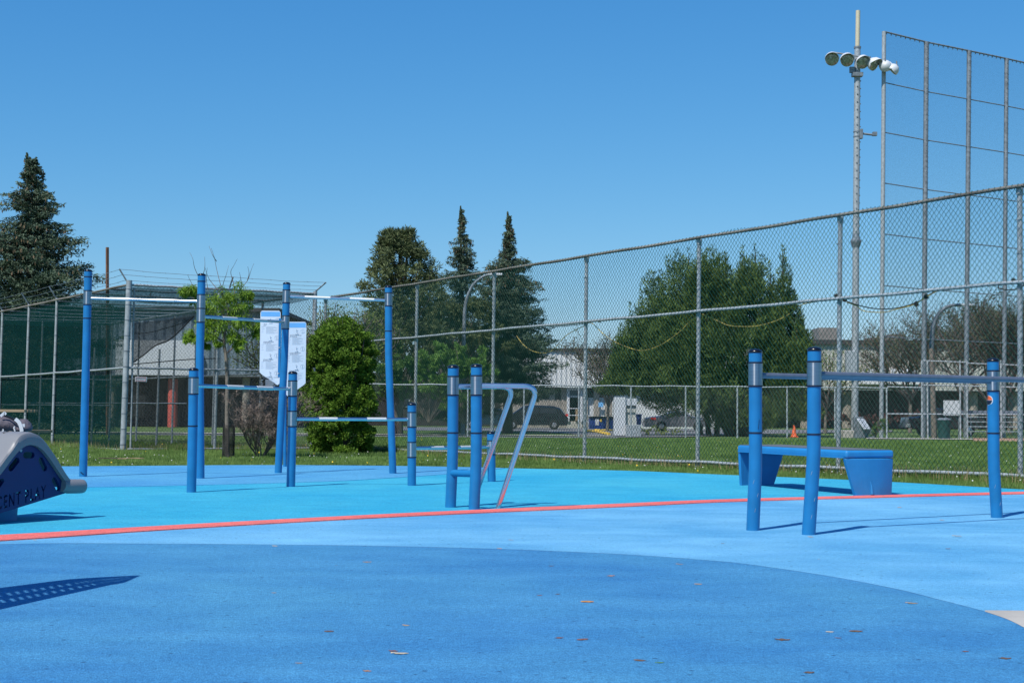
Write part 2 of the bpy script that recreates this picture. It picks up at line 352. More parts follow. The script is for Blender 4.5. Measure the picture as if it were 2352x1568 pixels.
mx = t.nodes.new('ShaderNodeMix'); mx.data_type = 'RGBA'; mx.blend_type = 'MULTIPLY'; mx.inputs[0].default_value = 1
t.links.new(r1.outputs[0], mx.inputs[6]); t.links.new(r2.outputs[0], mx.inputs[7]); t.links.new(mx.outputs[2], b.inputs['Base Color'])
bp = t.nodes.new('ShaderNodeBump'); bp.inputs['Strength'].default_value = 0.8; bp.inputs['Distance'].default_value = 0.05; t.links.new(nz(30, 4).outputs['Fac'], bp.inputs['Height']); t.links.new(bp.outputs[0], b.inputs['Normal'])
g = mb.build('lawn_ground', gm, None, at=(0, 0, 0)); g['kind'] = 'structure'

def shallow(pts, name, m, top, thick=0.05):
    mb = MB(); prism(mb, [(p.x, p.y, top-thick) for p in pts], (0, 0, thick)); o = mb.build(name, m, None, at=(0, 0, 0)); o['kind'] = 'structure'; return o
ring = list(edgeW)+[Vector((14, -3, 0)), Vector((-14, -3, 0))]
shallow(ring[::-1], 'play_surface', M['sky_rubber'], 0.0, 0.12)
# coral line, cyan zone behind it, periwinkle band along the back, dark blue disc in front
lo = [G0(x, y) for x, y in [(-500, 1266), (0, 1242.6), (402, 1216), (919, 1187), (1435, 1164), (1665, 1153), (1980, 1144), (2352, 1134.6), (2800, 1125)]]
hi = [G0(x, y) for x, y in [(-500, 1252), (0, 1230), (402, 1207), (919, 1180), (1435, 1157), (1665, 1147.5), (1980, 1139), (2352, 1130), (2800, 1121)]]
lo = smooth(lo, 4); hi = smooth(hi, 4)
sheet('coral_line', lo+hi[::-1], M['coral_rubber'], 0.008)
back = [p for p in edgeW if True]
def clipx(P, x0, x1): return [p for p in P if x0 <= p.x <= x1]
hc = smooth([G0(x, y-1+2) for x, y in [(-500, 1252), (0, 1230), (402, 1207), (919, 1180), (1435, 1157), (1665, 1147.5), (1980, 1139), (2352, 1130), (2560, 1126)]], 4)
eb = [G0(x, y+0.4) for x, y in EDGE[1:10]]; eb = smooth(eb+[G0(2560, 1136)], 5)
sheet('cyan_zone', hc+eb[::-1], M['cyan_rubber'], 0.004)
bl = smooth([G0(x, y) for x, y in [(-300, 1124), (240, 1119), (560, 1112), (760, 1106), (900, 1098), (1020, 1090), (1100, 1083), (1160, 1075.5)]], 4)
eb2 = smooth([G0(x, y+0.6) for x, y in EDGE[1:6]], 5)
eb2 = [p for p in eb2 if p.x <= bl[-1].x-0.05]
sheet('back_band', bl+eb2[::-1], M['back_rubber'], 0.008)
disc = [G0(x, y) for x, y in [(0, 1250.5), (350, 1249.5), (700, 1252), (940, 1256), (1176, 1262.5), (1435, 1274), (1600, 1285.5), (1716, 1296.5), (1903, 1324), (2055, 1353), (2156, 1378), (2269, 1408), (2352, 1442.6)]]
disc = [Vector((-7, 6.6, 0)), Vector((-5.2, 8.5, 0)), ]+disc+[Vector((1.98, 5.2, 0)), Vector((1.72, 4.2, 0)), Vector((0.9, 2.6, 0)), Vector((-1, 1.4, 0)), Vector((-4, 1.2, 0)), Vector((-7, 2.4, 0)), Vector((-8, 4.6, 0))]
disc = smooth(disc, 6)
sheet('dark_blue_disc', disc[::-1], M['navy_rubber'], 0.004)
# thin dark joint round the disc
mb = MB(); dj = [Vector((p.x, p.y, 0.003)) for p in disc]
tube(mb, dj, 0.0018, 4, False); o = mb.build('surface_joint', 'ring', None, at=(0, 0, 0)); o['kind'] = 'structure'
pe = G0(2262, 1401.5); pa = [pe, Vector((6, pe.y-0.02, 0)), Vector((13.5, pe.y-0.3, 0)), Vector((13.5, 3.1, 0)), Vector((6, 3.7, 0)), Vector((1.6, 4.3, 0)), Vector((1.7, 5.2, 0))]
sheet('concrete_path', pa[::-1], M['concrete'], 0.002)

# far ground: park path, curb, parking lot
def band(name, d0, d1, m, x0=-1200, x1=1500, dz=0.0):
    P = [GD(x0, d0), GD(x1, d0), GD(x1, d1), GD(x0, d1)]
    for p in P: p.z += dz
    mb = MB(); mb.add(P, [(0, 1, 2, 3)]); o = mb.build(name, m, None, at=(0, 0, 0)); o['kind'] = 'structure'; return o
band('park_path', 65.0, 70.0, M['asphalt'], -900, 1420, 0.012)
band('path_curb', 72.4, 76.0, M['concrete'], -900, 1400, 0.03)
lot = [GD(1330, 81), GD(1420, 68.5), GD(1560, 72), GD(1760, 88), GD(2050, 100), GD(2050, 109), GD(900, 109), GD(900, 92), GD(1230, 92)]
for p in lot: p.z = -0.44 if p.y < 80 else -0.478
mb = MB(); mb.add([(p.x, p.y, gz(p.y)+0.02) for p in lot], [tuple(range(len(lot)))]); o = mb.build('parking_lot', 'asphalt', None, at=(0, 0, 0)); o['kind'] = 'structure'
band('infield_dirt', 62.0, 76.0, M['soil'], 2235, 3200, 0.03)
band('dugout_path', 70.0, 74.0, M['concrete'], 1990, 2235, 0.02)

# ------------------------------------------------------------------ blue workout posts
DIA = 0.097
def pline(pts, y):
    for (x0, y0), (x1, y1) in zip(pts, pts[1:]):
        if y <= y1: return x0+(x1-x0)*(y-y0)/(y1-y0)
    return pts[-1][0]
def post(root, axis, collars=(), seams=(), dia=DIA, label=None, capcol='black'):
    """axis: (x,y) in the picture from top to base; straight above its elbow"""
    base = G0(*axis[-1]); d = base.y; r = dia/2
    def P(y): return W(pline(axis, y), y, d)
    y0, y1 = axis[0][1], axis[-1][1]
    yb = axis[1][1] if len(axis) > 2 else None
    capy = y0+px_cap/ d
    ysm = [capy]
    if yb:
        ysm += [yb-30*12/d, yb-12*12/d, yb-4*12/d, yb+4*12/d, yb+12*12/d, yb+30*12/d]
    ysm.append(y1)
    pts = [P(y) for y in ysm]; 
    if yb:                                         # soften the elbow
        a, bb, c_ = P(yb-30*12/d), P(yb), P(yb+30*12/d)
        for i, tt in enumerate((0.0, 0.3, 0.433, 0.567, 0.7, 1.0)):
            pts[1+i] = a*(1-tt)**2+bb*2*tt*(1-tt)+c_*tt*tt
    pts[-1].z = -0.01
    mb = MB(); tube(mb, pts, r, 28, True); tb = mb.build('post', 'blue', root, smooth=True)
    if label: tb['label'] = label
    mb = MB(); lathe(mb, P(capy), [(r*1.06, -0.006), (r*1.07, 0.002), (r*1.02, 0.009), (r*0.88, 0.016), (r*0.64, 0.021), (r*0.3, 0.0245), (0.002, 0.026)], 28)
    mb.build('cap', M[capcol], tb, smooth=True)
    for (a, bb) in collars:
        mb = MB(); tube(mb, [P(a), P(bb)], r*1.075, 28, True); mb.build('collar', 'steel', tb, smooth=True)
        for q in (a, bb):
            mb = MB(); c0 = P(q); tube(mb, [c0+Vector((0, 0, 0.006)), c0-Vector((0, 0, 0.006))], r*1.105, 28, True); mb.build('seam_ring', 'ring', tb, smooth=True)
    for q in seams:
        mb = MB(); c0 = P(q); tube(mb, [c0+Vector((0, 0, 0.006)), c0-Vector((0, 0, 0.006))], r*1.06, 28, True); mb.build('seam_ring', 'ring', tb, smooth=True)
    return base, d, P, tb
px_cap = 0.026*F
def bar(root, a, b_, r, m='bar', grips=(), name='bar'):
    mb = MB(); tube(mb, [a, b_], r, 18); bb = mb.build(name, m, root, smooth=True)
    for (t0, t1) in grips:
        mb = MB(); tube(mb, [a.lerp(b_, t0), a.lerp(b_, t1)], r*1.14, 18); mb.build('grip', 'grip', bb, smooth=True)
    return bb
# tall pull-up set
b1 = G0(190.7, 1095.5)
root = thing('pull_up_bars', b1, 'tall blue four-post pull-up set with three steel bars at different heights, left of centre', 'pull-up bars')
T1 = post(root, [(202.8, 618), (199.5, 760), (190.7, 1095.5)], [(668, 699.6)], [636, 731], label='leftmost tall blue post with black scuffs near its foot')
T2 = post(root, [(463.5, 627.5), (458.8, 820), (460.6, 1099.5)], [(677, 708.5), (708.9, 740)], [646.4])
T3 = post(root, [(658.6, 647.5), (653.5, 820), (638.8, 1087)], [(666.5, 695.5), (725.5, 755)], [])
T4 = post(root, [(892.3, 655.5), (892.6, 818), (902.5, 1088)], [(673, 702.5)], [760.3])
bar(root, T1[2](684.7), T2[2](692), 0.0175, 'bar', ((0.20, 0.37), (0.61, 0.77)))
bar(root, T2[2](726.7), T3[2](739.5), 0.0190, 'bar', ((0.24, 0.40), (0.6, 0.76)))
bar(root, T3[2](680.5), T4[2](689.8), 0.0190, 'bar', ((0.18, 0.43), (0.62, 0.86)))
mk = MB(); c = T1[2](1086); 
for dx, dz in ((-0.012, 0.012), (0.0, 0.0), (0.014, -0.01)): box(mk, (c.x+dx, c.y-DIA/2-0.001, c.z+dz), (0.022, 0.003, 0.006))
mk.build('scuff_mark', 'black', T1[3])
# low stepped set
root = thing('push_up_bars', G0(439.5, 1130.8), 'low blue four-post push-up set whose steel bars step down to the right', 'push-up bars')
L1 = post(root, [(444.9, 844), (442.8, 980), (439.5, 1130.8)], [(867, 904.5)], [978])
L2 = post(root, [(672.6, 852), (671.2, 980), (667.7, 1118)], [(874.6, 909.4), (944.2, 979)], [])
L3 = post(root, [(945.8, 924), (945.9, 1010), (945.8, 1115.3)], [(946.8, 980), (1015.3, 1049.4)], [])
L4 = post(root, [(1127.6, 990), (1128.3, 1040), (1129.5, 1106)], [(1011.6, 1043)], [])
bar(root, L1[2](885.5), L2[2](893.3), 0.0195, 'bar', ((0.32, 0.48), (0.62, 0.78)))
bar(root, L2[2](961.8), L3[2](962.8), 0.0190, 'bar', ((0.22, 0.37), (0.62, 0.78)))
bar(root, L3[2](1029), L4[2](1026), 0.0190, 'bar', ((0.22, 0.38), (0.6, 0.76)))
# dip station
root = thing('dip_station', G0(1034.5, 1165.4), 'blue dip station with two posts and two bent steel tubes slanting to the ground, centre', 'dip station')
D1 = post(root, [(1041, 837.3), (1039.5, 1060), (1034.5, 1165.4)], [(864.5, 907)], [993.4])
D2 = post(root, [(1094.3, 835), (1094, 1055), (1088.7, 1169.9)], [(862.8, 907)], [994])
def bent(root, start, corner, foot, r=0.0225):
    pts = [start]; a = start.lerp(corner, 1-0.13/max(0.14, (corner-start).length)); e = corner.lerp(foot, 0.115/(foot-corner).length)
    for k in range(13):
        t = k/12; pts.append(a*(1-t)**2+corner*2*t*(1-t)+e*t*t)
    pts.append(foot); mb = MB(); tube(mb, pts, r, 20); return mb.build('bent_tube', 'bar', root, smooth=True)
dD = 13.0
c = W(1236, 886.5, 13.02); ft = G0(1142.5, 1167.5); ft.z = -0.01; bent(root, D2[2](885.5), c, ft)
c = W(1181, 887, 13.3); ft = G0(1083, 1160.5); ft.z = -0.01; bent(root, D1[2](887.5), c, ft)
mb = MB(); tube(mb, [D1[2](1085.5)-Vector((0, DIA*0.2, 0)), D2[2](1087.5)], 0.031, 20); mb.build('cross_tube', 'blue', root, smooth=True)
# parallel bars on the right
root = thing('parallel_bars', G0(1729, 1217), 'low blue parallel bars with grey steel rails running out of frame on the right', 'parallel bars')
A = post(root, [(1735, 800.5), (1735.5, 1068), (1729, 1217)], [(833, 886.4)], [993.6])
B = post(root, [(1870.5, 796), (1869, 1050), (1857, 1227)], [(830.7, 886.4)], [997])
Cc = post(root, [(2280.8, 822), (2282.5, 1066), (2290, 1188)], [(851.6, 897.7)], [994.4])
off = Cc[0]-A[0]
D4b = B[0]+off
base4 = D4b
def straight_post(root, base, h):
    mb = MB(); tube(mb, [base+Vector((0.03, 0.02, -0.01)), base+Vector((0.0, 0.0, 0.45)), base+Vector((0, 0, h))], DIA/2, 28); tb = mb.build('post', 'blue', root, smooth=True)
    mb = MB(); lathe(mb, base+Vector((0, 0, h)), [(DIA/2*1.06, -0.008), (DIA/2*1.07, 0.006), (DIA/2*.86, 0.027), (DIA/2*.3, 0.04)], 24); mb.build('cap', 'black', tb, smooth=True)
    mb = MB(); tube(mb, [base+Vector((0, 0, h-0.08)), base+Vector((0, 0, h-0.27))], DIA/2*1.075, 28); mb.build('collar', 'steel', tb, smooth=True)
straight_post(root, base4, 1.30)
pa_, pc_ = A[2](861.8), Cc[2](874.7); pc_.z = pa_.z
bar(root, pa_, pc_, 0.0215, 'bar2')
pb_ = B[2](859.4); dirv = (pc_-pa_); bar(root, pb_, Vector((base4.x, base4.y, pb_.z)), 0.0215, 'bar2')
for (P_, q) in ((A, (1110, 1140, 1175)), (B, (1090, 1150, 1190)), (Cc, (1120, 1160))):
    for i, y_ in enumerate(q):
        mb = MB(); c_ = P_[2](y_); dx = (-0.02, 0.015, 0.0)[i % 3]; r_q = DIA/2+0.0008; tube(mb, [c_+Vector((dx, -math.sqrt(r_q**2-dx**2), 0)), c_+Vector((dx+0.008, -math.sqrt(r_q**2-(dx+0.008)**2), 0.028))], 0.0012, 4)
        mb.build('scratch', 'galv', P_[3])
# round sticker on the third post
cst = Cc[2](919)
def sector(mb, c, R, z0, z1, phi0, rr, n=14):
    """disc patch wrapped on a vertical post: radius rr, between heights z0..z1 (fractions)"""
    zs_ = np.linspace(z0*rr, z1*rr, 8); V = []; 
    for z_ in zs_:
        h = math.sqrt(max(0, rr*rr-z_*z_))
        for s in np.linspace(-h, h, n):
            ph = phi0+s/R; V.append((c.x+math.sin(ph)*R, c.y-math.cos(ph)*R, c.z+z_))
    Fc = [(i*n+k, i*n+k+1, (i+1)*n+k+1, (i+1)*n+k) for i in range(7) for k in range(n-1)]
    mb.add(V, Fc)
ph0 = -1.25; Rr = DIA/2
mb = MB(); sector(mb, cst, Rr+0.0012, -1, 1, ph0, 0.044); st = mb.build('round_sticker', 'white', Cc[3])
mb = MB(); sector(mb, cst, Rr+0.0024, 0.06, 0.99, ph0, 0.038); mb.build('sticker_orange_half', 'orange', Cc[3])
mb = MB(); sector(mb, cst, Rr+0.0024, -0.99, -0.04, ph0, 0.038); mb.build('sticker_navy_half', 'ring', Cc[3])
mb = MB(); cq = A[2](985); tube(mb, [cq+Vector((0.012, -DIA/2-.001, 0)), cq+Vector((0.02, -DIA/2+0.003, 0.07))], 0.0015, 5); mb.build('scratch', 'ring', A[3])

# ------------------------------------------------------------------ exercise sign behind the tall set
sb = G0(654.5, 1072.4); d = sb.y
root = thing('exercise_sign', sb, 'two white exercise instruction boards on one thin blue post behind the pull-up set', 'sign')
mb = MB(); tube(mb, [Vector((sb.x, sb.y, -0.01)), W(654, 735, d)], 0.026, 18); mb.build('post', 'blue', root, smooth=True)
def textmesh(body, size, name, m, parent, origin, xdir, up, sx=1.0, ext=0.0, align='LEFT'):
    cu = bpy.data.curves.new(name, 'FONT'); cu.body = body; cu.size = size; cu.extrude = ext; cu.align_x = align; cu.resolution_u = 3
    ob = bpy.data.objects.new('tmp', cu); C.objects.link(ob); dg = bpy.context.evaluated_depsgraph_get()
    me = bpy.data.meshes.new_from_object(ob.evaluated_get(dg)); bpy.data.objects.remove(ob); me.name = name
    X = Vector(xdir).normalized(); U = Vector(up).normalized(); N = X.cross(U)
    o0 = org(parent); cx = Vector(origin)-o0
    for v in me.vertices: v.co = cx+X*v.co.x*sx+U*v.co.y+N*v.co.z
    me.materials.clear(); me.materials.append(M[m] if isinstance(m, str) else m)
    o = bpy.data.objects.new(name, me); return link(o, parent)
def boardf(root, tl, tr, br, bl, d0, d1, items, label):
    """tl.. picture corners; d0/d1 distances of the left and right edge"""
    def at(u, v):                       # u 0..1 across, v in metres down
        p = W(tl[0], tl[1], d0).lerp(W(tr[0], tr[1], d1), u); return p-Vector((0, 0, v))
    a = at(0, 0); bq = at(1, 0); X = (bq-a); wd = X.length; Xn = X.normalized(); N = Xn.cross(Vector((0, 0, 1)))
    hl = (W(*bl, d0)-W(*tl, d0)).length; hr = (W(*br, d1)-W(*tr, d1)).length
    rc = 0.03
    out = [a+Xn*rc, bq-Xn*rc, bq-Xn*rc*0.3-Vector((0, 0, rc*0.3)), bq-Vector((0, 0, rc)), bq-Vector((0, 0, hr-rc)), bq-Xn*rc-Vector((0, 0, hr-0.003)), a+Xn*rc-Vector((0, 0, hl+0.003)), a-Vector((0, 0, hl-rc)), a-Vector((0, 0, rc)), a+Xn*rc*0.3-Vector((0, 0, rc*0.3))]
    mb = MB(); prism(mb, out[::-1], -N*0.012); bo = mb.build('board', 'board', root); bo['label'] = label
    def quad(mb, u0, u1, v0, v1, lift=0.0015):
        P = [a+Xn*u0*wd-Vector((0, 0, v1))+N*lift, a+Xn*u1*wd-Vector((0, 0, v1))+N*lift, a+Xn*u1*wd-Vector((0, 0, v0))+N*lift, a+Xn*u0*wd-Vector((0, 0, v0))+N*lift]
        mb.add(P, [(0, 1, 2, 3)])
    mb = MB(); quad(mb, 0.03, 0.97, 0.015, 0.085); mb.build('header_band', 'boardblue', bo)
    for i, (t1, t2) in enumerate(items):
        ink = MB(); dk = ink
        v0 = 0.10+i*0.262
        # pictogram: figure on a bench and a round inset
        dk_c = a+Xn*0.5*wd-Vector((0, 0, v0+0.05))+N*0.002
        lathe(dk, dk_c+Vector((0, 0, 0.030)), [(0.009, 0), (0.009, 0.001)], 8, N)
        for (ax, az, bx, bz) in ((0, 0.02, 0.004, -0.012), (0.004, -0.012, 0.02, -0.014), (0.02, -0.014, 0.018, -0.034), (0, 0.012, 0.02, 0.02), (-0.02, -0.034, 0.03, -0.034)):
            tube(dk, [dk_c+Xn*ax+Vector((0, 0, az)), dk_c+Xn*bx+Vector((0, 0, bz))], 0.0035, 4)
        for k in range(16):
            p = [a+Xn*(0.82*wd+0.03*math.cos(q))-Vector((0, 0, v0+0.04-0.03*math.sin(q)))+N*0.002 for q in (2*math.pi*k/16, 2*math.pi*(k+1)/16)]
            tube(ink, p, 0.0012, 4)
        tube(dk, [a+Xn*0.82*wd-Vector((0, 0, v0+0.02))+N*0.002, a+Xn*0.82*wd-Vector((0, 0, v0+0.06))+N*0.002], 0.004, 4)
        textmesh(t1, 0.020, 'heading_text', 'inkdk', bo, a+Xn*0.16*wd-Vector((0, 0, v0+0.108))+N*0.0025, Xn, (0, 0, 1), 0.72)
        textmesh(t2, 0.020, 'heading_text', 'inkdk', bo, a+Xn*0.16*wd-Vector((0, 0, v0+0.128))+N*0.0025, Xn, (0, 0, 1), 0.72)
        for k in range(8):
            vv = v0+0.138+k*0.0135; quad(ink, 0.29, 0.29+0.58*(0.8+0.2*math.sin(k*2.3+i)), vv, vv+0.0045)
            if k % 2 == 0: quad(ink, 0.07, 0.07+0.1*(1+0.3*math.sin(k+i)), vv, vv+0.0045)
        ink.build('exercise_print', 'ink', bo)
    return bo
S = 1.7415*3.92
def z1(x, y): return ((x/3.92+980)/1.7415, (y/3.92+1200)/1.7415)
boardf(root, z1(243, 165), z1(560, 168), z1(538, 1335), z1(225, 1160), d-0.02, d+0.02,
       [('TIRAGE', 'PULL'), ('RAMEUR PRISE ÉTROITE', 'CLOSE GRIP ROW'), ('EXTENSION LOMBAIRE', 'BACK EXTENSION'), ('DÉVELOPPÉ PECTORAL UNILATÉRAL', 'ONE ARM CHEST PRESS')], 'left board with its lower edge slanting down to the post')
boardf(root, z1(655, 340), z1(962, 340), z1(940, 1335), z1(645, 1505), d-0.02, d+0.05,
       [("ADDUCTION DE L'ÉPAULE", 'LAT PULLDOWN'), ('EXTENSION DES TRICEPS', 'TRICEPS EXTENSION'), ('DÉVELOPPÉ MILITAIRE', 'MILITARY PRESS')], 'right board, hung lower than the left one')
mb = MB(); prism(mb, [W(*z1(530, 285), d-0.05), W(*z1(568, 285), d-0.05), W(*z1(548, 1210), d-0.05), W(*z1(514, 1210), d-0.05)], (0, 0.02, 0)); mb.build('bracket', 'blue', root)
mb = MB()
for q in ((536, 745), (528, 1150)): lathe(mb, W(*z1(*q), d-0.05), [(0.012, 0), (0.008, 0.008)], 8, (0, -1, 0))
mb.build('bolt', 'galv', root)

# ------------------------------------------------------------------ moulded step bench on the right
b0 = G0(1965.5, 1138.3); ub = Vector((-0.37, 0.93, 0)).normalized(); vb = Vector((0.93, 0.37, 0)).normalized()
c00 = Vector((3.52, 15.42, 0)); Lb = 2.22; Wb = 0.60; Hb = 0.475; tk = 0.085
c00 = W(1943.6, 1040, 15.42); c00.z = 0
root = thing('step_bench', c00, 'blue moulded step bench with grey top and two wide legs near the fence', 'bench')
def Bp(a, bb, z): return c00+ub*a+vb*bb+Vector((0, 0, z))
mb = MB()
prism(mb, [Bp(0, 0, Hb-tk), Bp(0, Wb, Hb-tk), Bp(Lb, Wb, Hb-tk), Bp(Lb, 0, Hb-tk)], (0, 0, tk)); mb.build('seat_slab', 'blue2', root, smooth=True, bevel=0.028, segs=4)
mb = MB(); prism(mb, [Bp(0.03, 0.03, Hb+0.001), Bp(0.03, Wb-0.03, Hb+0.001), Bp(Lb-0.03, Wb-0.03, Hb+0.001), Bp(Lb-0.03, 0.03, Hb+0.001)], (0, 0, 0.006)); mb.build('top_mat', 'mattop', root)
mb = MB(); prism(mb, [Bp(0.04, -0.012, Hb-tk+0.004), Bp(Lb-0.04, -0.012, Hb-tk+0.004), Bp(Lb-0.04, -0.012, Hb-tk+0.02), Bp(0.04, -0.012, Hb-tk+0.02)], vb*0.03); mb.build('lower_lip', 'blue2', root)
def bleg(a0, a1, l0, r0, l1, r1):      # leg: thickness along the bench a0..a1, top width l0..r0, foot l1..r1
    n = 10; V = []
    for (a, s) in ((a0, 1), (a1, -1)):
        for i in range(n+1):
            t = i/n
            for (L_, R_, z) in ((l1, r1, -0.005), (l0, r0, Hb-tk-0.002)):
                bulge = 0.05*math.sin(math.pi*t)*(1 if s == 1 else 1)
                V.append(tuple(Bp(a-bulge*sgn, L_+(R_-L_)*t, z)))
    Fc = []
    m_ = 2*(n+1)
    for i in range(n):
        Fc.append((2*i, 2*i+2, 2*i+3, 2*i+1)); Fc.append((m_+2*i, m_+2*i+1, m_+2*i+3, m_+2*i+2))
        Fc.append((2*i, m_+2*i, m_+2*i+2, 2*i+2)); Fc.append((2*i+1, 2*i+3, m_+2*i+3, m_+2*i+1))
    Fc.append((0, 1, m_+1, m_)); Fc.append((2*n, m_+2*n, m_+2*n+1, 2*n+1))
    mb = MB(); mb.add(V, Fc); return mb.build('leg', 'blue2', root, smooth=False, bevel=0.008)
sgn = 1; bleg(0.02, 0.07, 0.0, Wb, 0.13, Wb-0.02)
sgn = -1; bleg(Lb-0.02, Lb-0.07, 0.0, Wb, 0.02, Wb-0.14)
mb = MB(); tube(mb, [Bp(-0.028, 0.30, 0.02), Bp(-0.032, 0.29, 0.10), Bp(-0.024, 0.28, 0.16)], [0.02, 0.011, 0.002], 10); mb.build('leg_rib', 'blue2', root, smooth=True)

# ------------------------------------------------------------------ grey and navy balance rocker, cut by the left edge
AA = math.radians(60); uu = Vector((math.cos(AA), math.sin(AA), 0)); nn = Vector((uu.y, -uu.x, 0)); vv = -nn; Q = Vector((-3.68, 11.2, 0))
def PP(xz, yz):
    x, y = xz/6.503, yz/6.503+976.2
    r = ray(x, y); t = Q.dot(nn)/r.dot(nn); p = r*t; p.z += CAMH
    return ((p-Q).dot(uu), p.z)
def PL(s, z, o=0.0): return Q+uu*s+vv*o+Vector((0, 0, z))
root = thing('balance_rocker', Q+vv*0.32, 'grey curved play rocker with dark blue lettered side panel, cut by the left edge', 'play equipment')
innerR = [PP(*q) for q in [(430, 300), (540, 335), (640, 430), (740, 565), (860, 745), (950, 870), (1000, 935)]]
s0 = innerR[0][0]
innerL = [(2*s0-s, z-0.035*k) for k, (s, z) in enumerate(innerR)][1:]
innerL = [PP(*q) for q in [(320, 325), (200, 430), (100, 555), (0, 690)]]
ll = innerL[-1]; slope = (innerL[-1][1]-innerL[-2][1])/(innerL[-1][0]-innerL[-2][0])
innerL += [(ll[0]-0.10, ll[1]-0.10*slope*0.9), (ll[0]-0.19, ll[1]-0.20*slope*0.9)]
innerL[-1] = (innerL[-1][0], max(innerL[-1][1], 0.17))
inner = innerL[::-1]+innerR
bR = PP(985, 1010); bL = PP(0, 1318); sl_ = (bR[1]-bL[1])/(bR[0]-bL[0])
bLL = (inner[0][0]-0.01, max(0.03, bR[1]+(inner[0][0]-bR[0])*sl_))
panel = [bLL]+inner+[bR]
inn3 = smooth([Vector((s, z, 0)) for s, z in inner], 4)
outl = [bLL]+[(p.x, p.y) for p in inn3]+[bR]
mb = MB(); prism(mb, [PL(s, z, 0.0) for s, z in outl], vv*0.03); pn = mb.build('side_panel', 'navy', root)
# cut-outs: slots and lettering go right through the panel
def cutter(mesh_obj): 
    return mesh_obj
def slot(pts):
    c_ = [PP(*p) for p in pts]
    if len(c_) == 2:
        (s1, z1_), (s2, z2_) = c_; dv = Vector((s2-s1, z2_-z1_, 0)); L_ = dv.length; dv.normalize(); nv = Vector((-dv.y, dv.x, 0)); r_ = slot.r
        P = []
        for k in range(9):
            a = math.pi/2+math.pi*k/8; P.append(Vector((s1, z1_, 0))+dv*r_*math.cos(a)+nv*r_*math.sin(a))
        for k in range(9):
            a = -math.pi/2+math.pi*k/8; P.append(Vector((s2, z2_, 0))+dv*r_*math.cos(a)+nv*r_*math.sin(a))
        return [(p.x, p.y) for p in P]
slots = []
slot.r = 0.024; slots.append(slot([(385, 445), (480, 445)])); slots.append(slot([(165, 640), (255, 525)])); slots.append(slot([(612, 520), (668, 640)])); slots.append(slot([(810, 820), (865, 930)]))
slot.r = 0.02; slots.append(slot([(-60, 960), (30, 830)]))
cm = MB()
for sp in slots: prism(cm, [PL(s, z, -0.05) for s, z in sp], vv*0.12)
co = cm.build('tmpcut', 'navy', None, at=(0, 0, 0))
import bmesh
def fixn(me):
    bm = bmesh.new(); bm.from_mesh(me); bmesh.ops.remove_doubles(bm, verts=bm.verts, dist=1e-5); bmesh.ops.recalc_face_normals(bm, faces=bm.faces); bm.to_mesh(me); bm.free()
fixn(co.data); fixn(pn.data)
cu = bpy.data.curves.new('t', 'FONT'); cu.body = 'CENT PLAY'; cu.size = 0.14; cu.extrude = 0.05; cu.resolution_u = 2; cu.space_character = 1.22; cu.offset = 0.003
ob = bpy.data.objects.new('tmp', cu); C.objects.link(ob); dg = bpy.context.evaluated_depsgraph_get()
tme = bpy.data.meshes.new_from_object(ob.evaluated_get(dg)); bpy.data.objects.remove(ob)
ts, te = PP(-55, 1262), PP(690, 1070); wtxt = max(v.co.x for v in tme.vertices); Lt = math.hypot(te[0]-ts[0], te[1]-ts[1]); an = math.atan2(te[1]-ts[1], te[0]-ts[0])
for v in tme.vertices:
    x, y = v.co.x/wtxt*Lt, v.co.y*0.95
    q = PL(ts[0]+x*math.cos(an), ts[1]+x*math.sin(an)+y, 0.0)-vv*(v.co.z-0.015); v.co = q
fixn(tme); tob = bpy.data.objects.new('tmpt', tme); C.objects.link(tob)
for cc in (co, tob):
    md = pn.modifiers.new('b', 'BOOLEAN'); md.operation = 'DIFFERENCE'; md.object = cc; md.solver = 'EXACT'
    if cc is tob: md.use_self = True
dg = bpy.context.evaluated_depsgraph_get(); dg.update()
nm = bpy.data.meshes.new_from_object(pn.evaluated_get(dg)); pn.modifiers.clear(); pn.data = nm
bpy.data.objects.remove(co); bpy.data.objects.remove(tob)
# grey saddle: outer skin from the panel plane back
outerR = [PP(*q) for q in [(430, 100), (520, 130), (610, 205), (700, 325), (800, 470), (900, 640), (960, 735), (1010, 800)]]
outerL = [PP(*q) for q in [(330, 112), (240, 160)]]
outerL2 = [(s-0.055*0.75, z+0.052) for s, z in innerL[1:]]
outer = outerL2[::-1]+outerL[::-1]+outerR
o3 = smooth([Vector((s, z, 0)) for s, z in outer], 3)
# shell = outer curve down to the inner curve
shell = [(p.x, p.y) for p in o3]; inn = [(p.x, p.y+0.004) for p in inn3]
mb = MB(); DEP = 0.62
prof = shell+inn[::-1]
n1 = len(shell); n2 = len(inn)
m_ = 40
def resamp(P, m):
    P = [Vector((a, b_, 0)) for a, b_ in P]; L_ = [0]
    for i in range(1, len(P)): L_.append(L_[-1]+(P[i]-P[i-1]).length)
    R_ = []
    for k in range(m):
        t = L_[-1]*k/(m-1); j = 1
        while j < len(L_)-1 and L_[j] < t: j += 1
        f_ = (t-L_[j-1])/max(1e-9, L_[j]-L_[j-1]); R_.append(P[j-1].lerp(P[j], f_))
    return R_
Os = resamp(shell, m_); Is = resamp(inn, m_)
V = []
lay = [(-0.035, 0.0, Is), (-0.04, 0.75, None), (-0.03, 0.93, None), (0.0, 1.0, None), (0.06, 1.01, None), (DEP-0.06, 1.01, None), (DEP, 1.0, None), (DEP+0.03, 0.9, None), (DEP+0.03, 0.0, Is)]
for (dpt, k_, _) in lay:
    for i in range(m_):
        p = Is[i].lerp(Os[i], k_); V.append(tuple(PL(p.x, p.y, dpt)))
Fc = []
nl = len(lay)
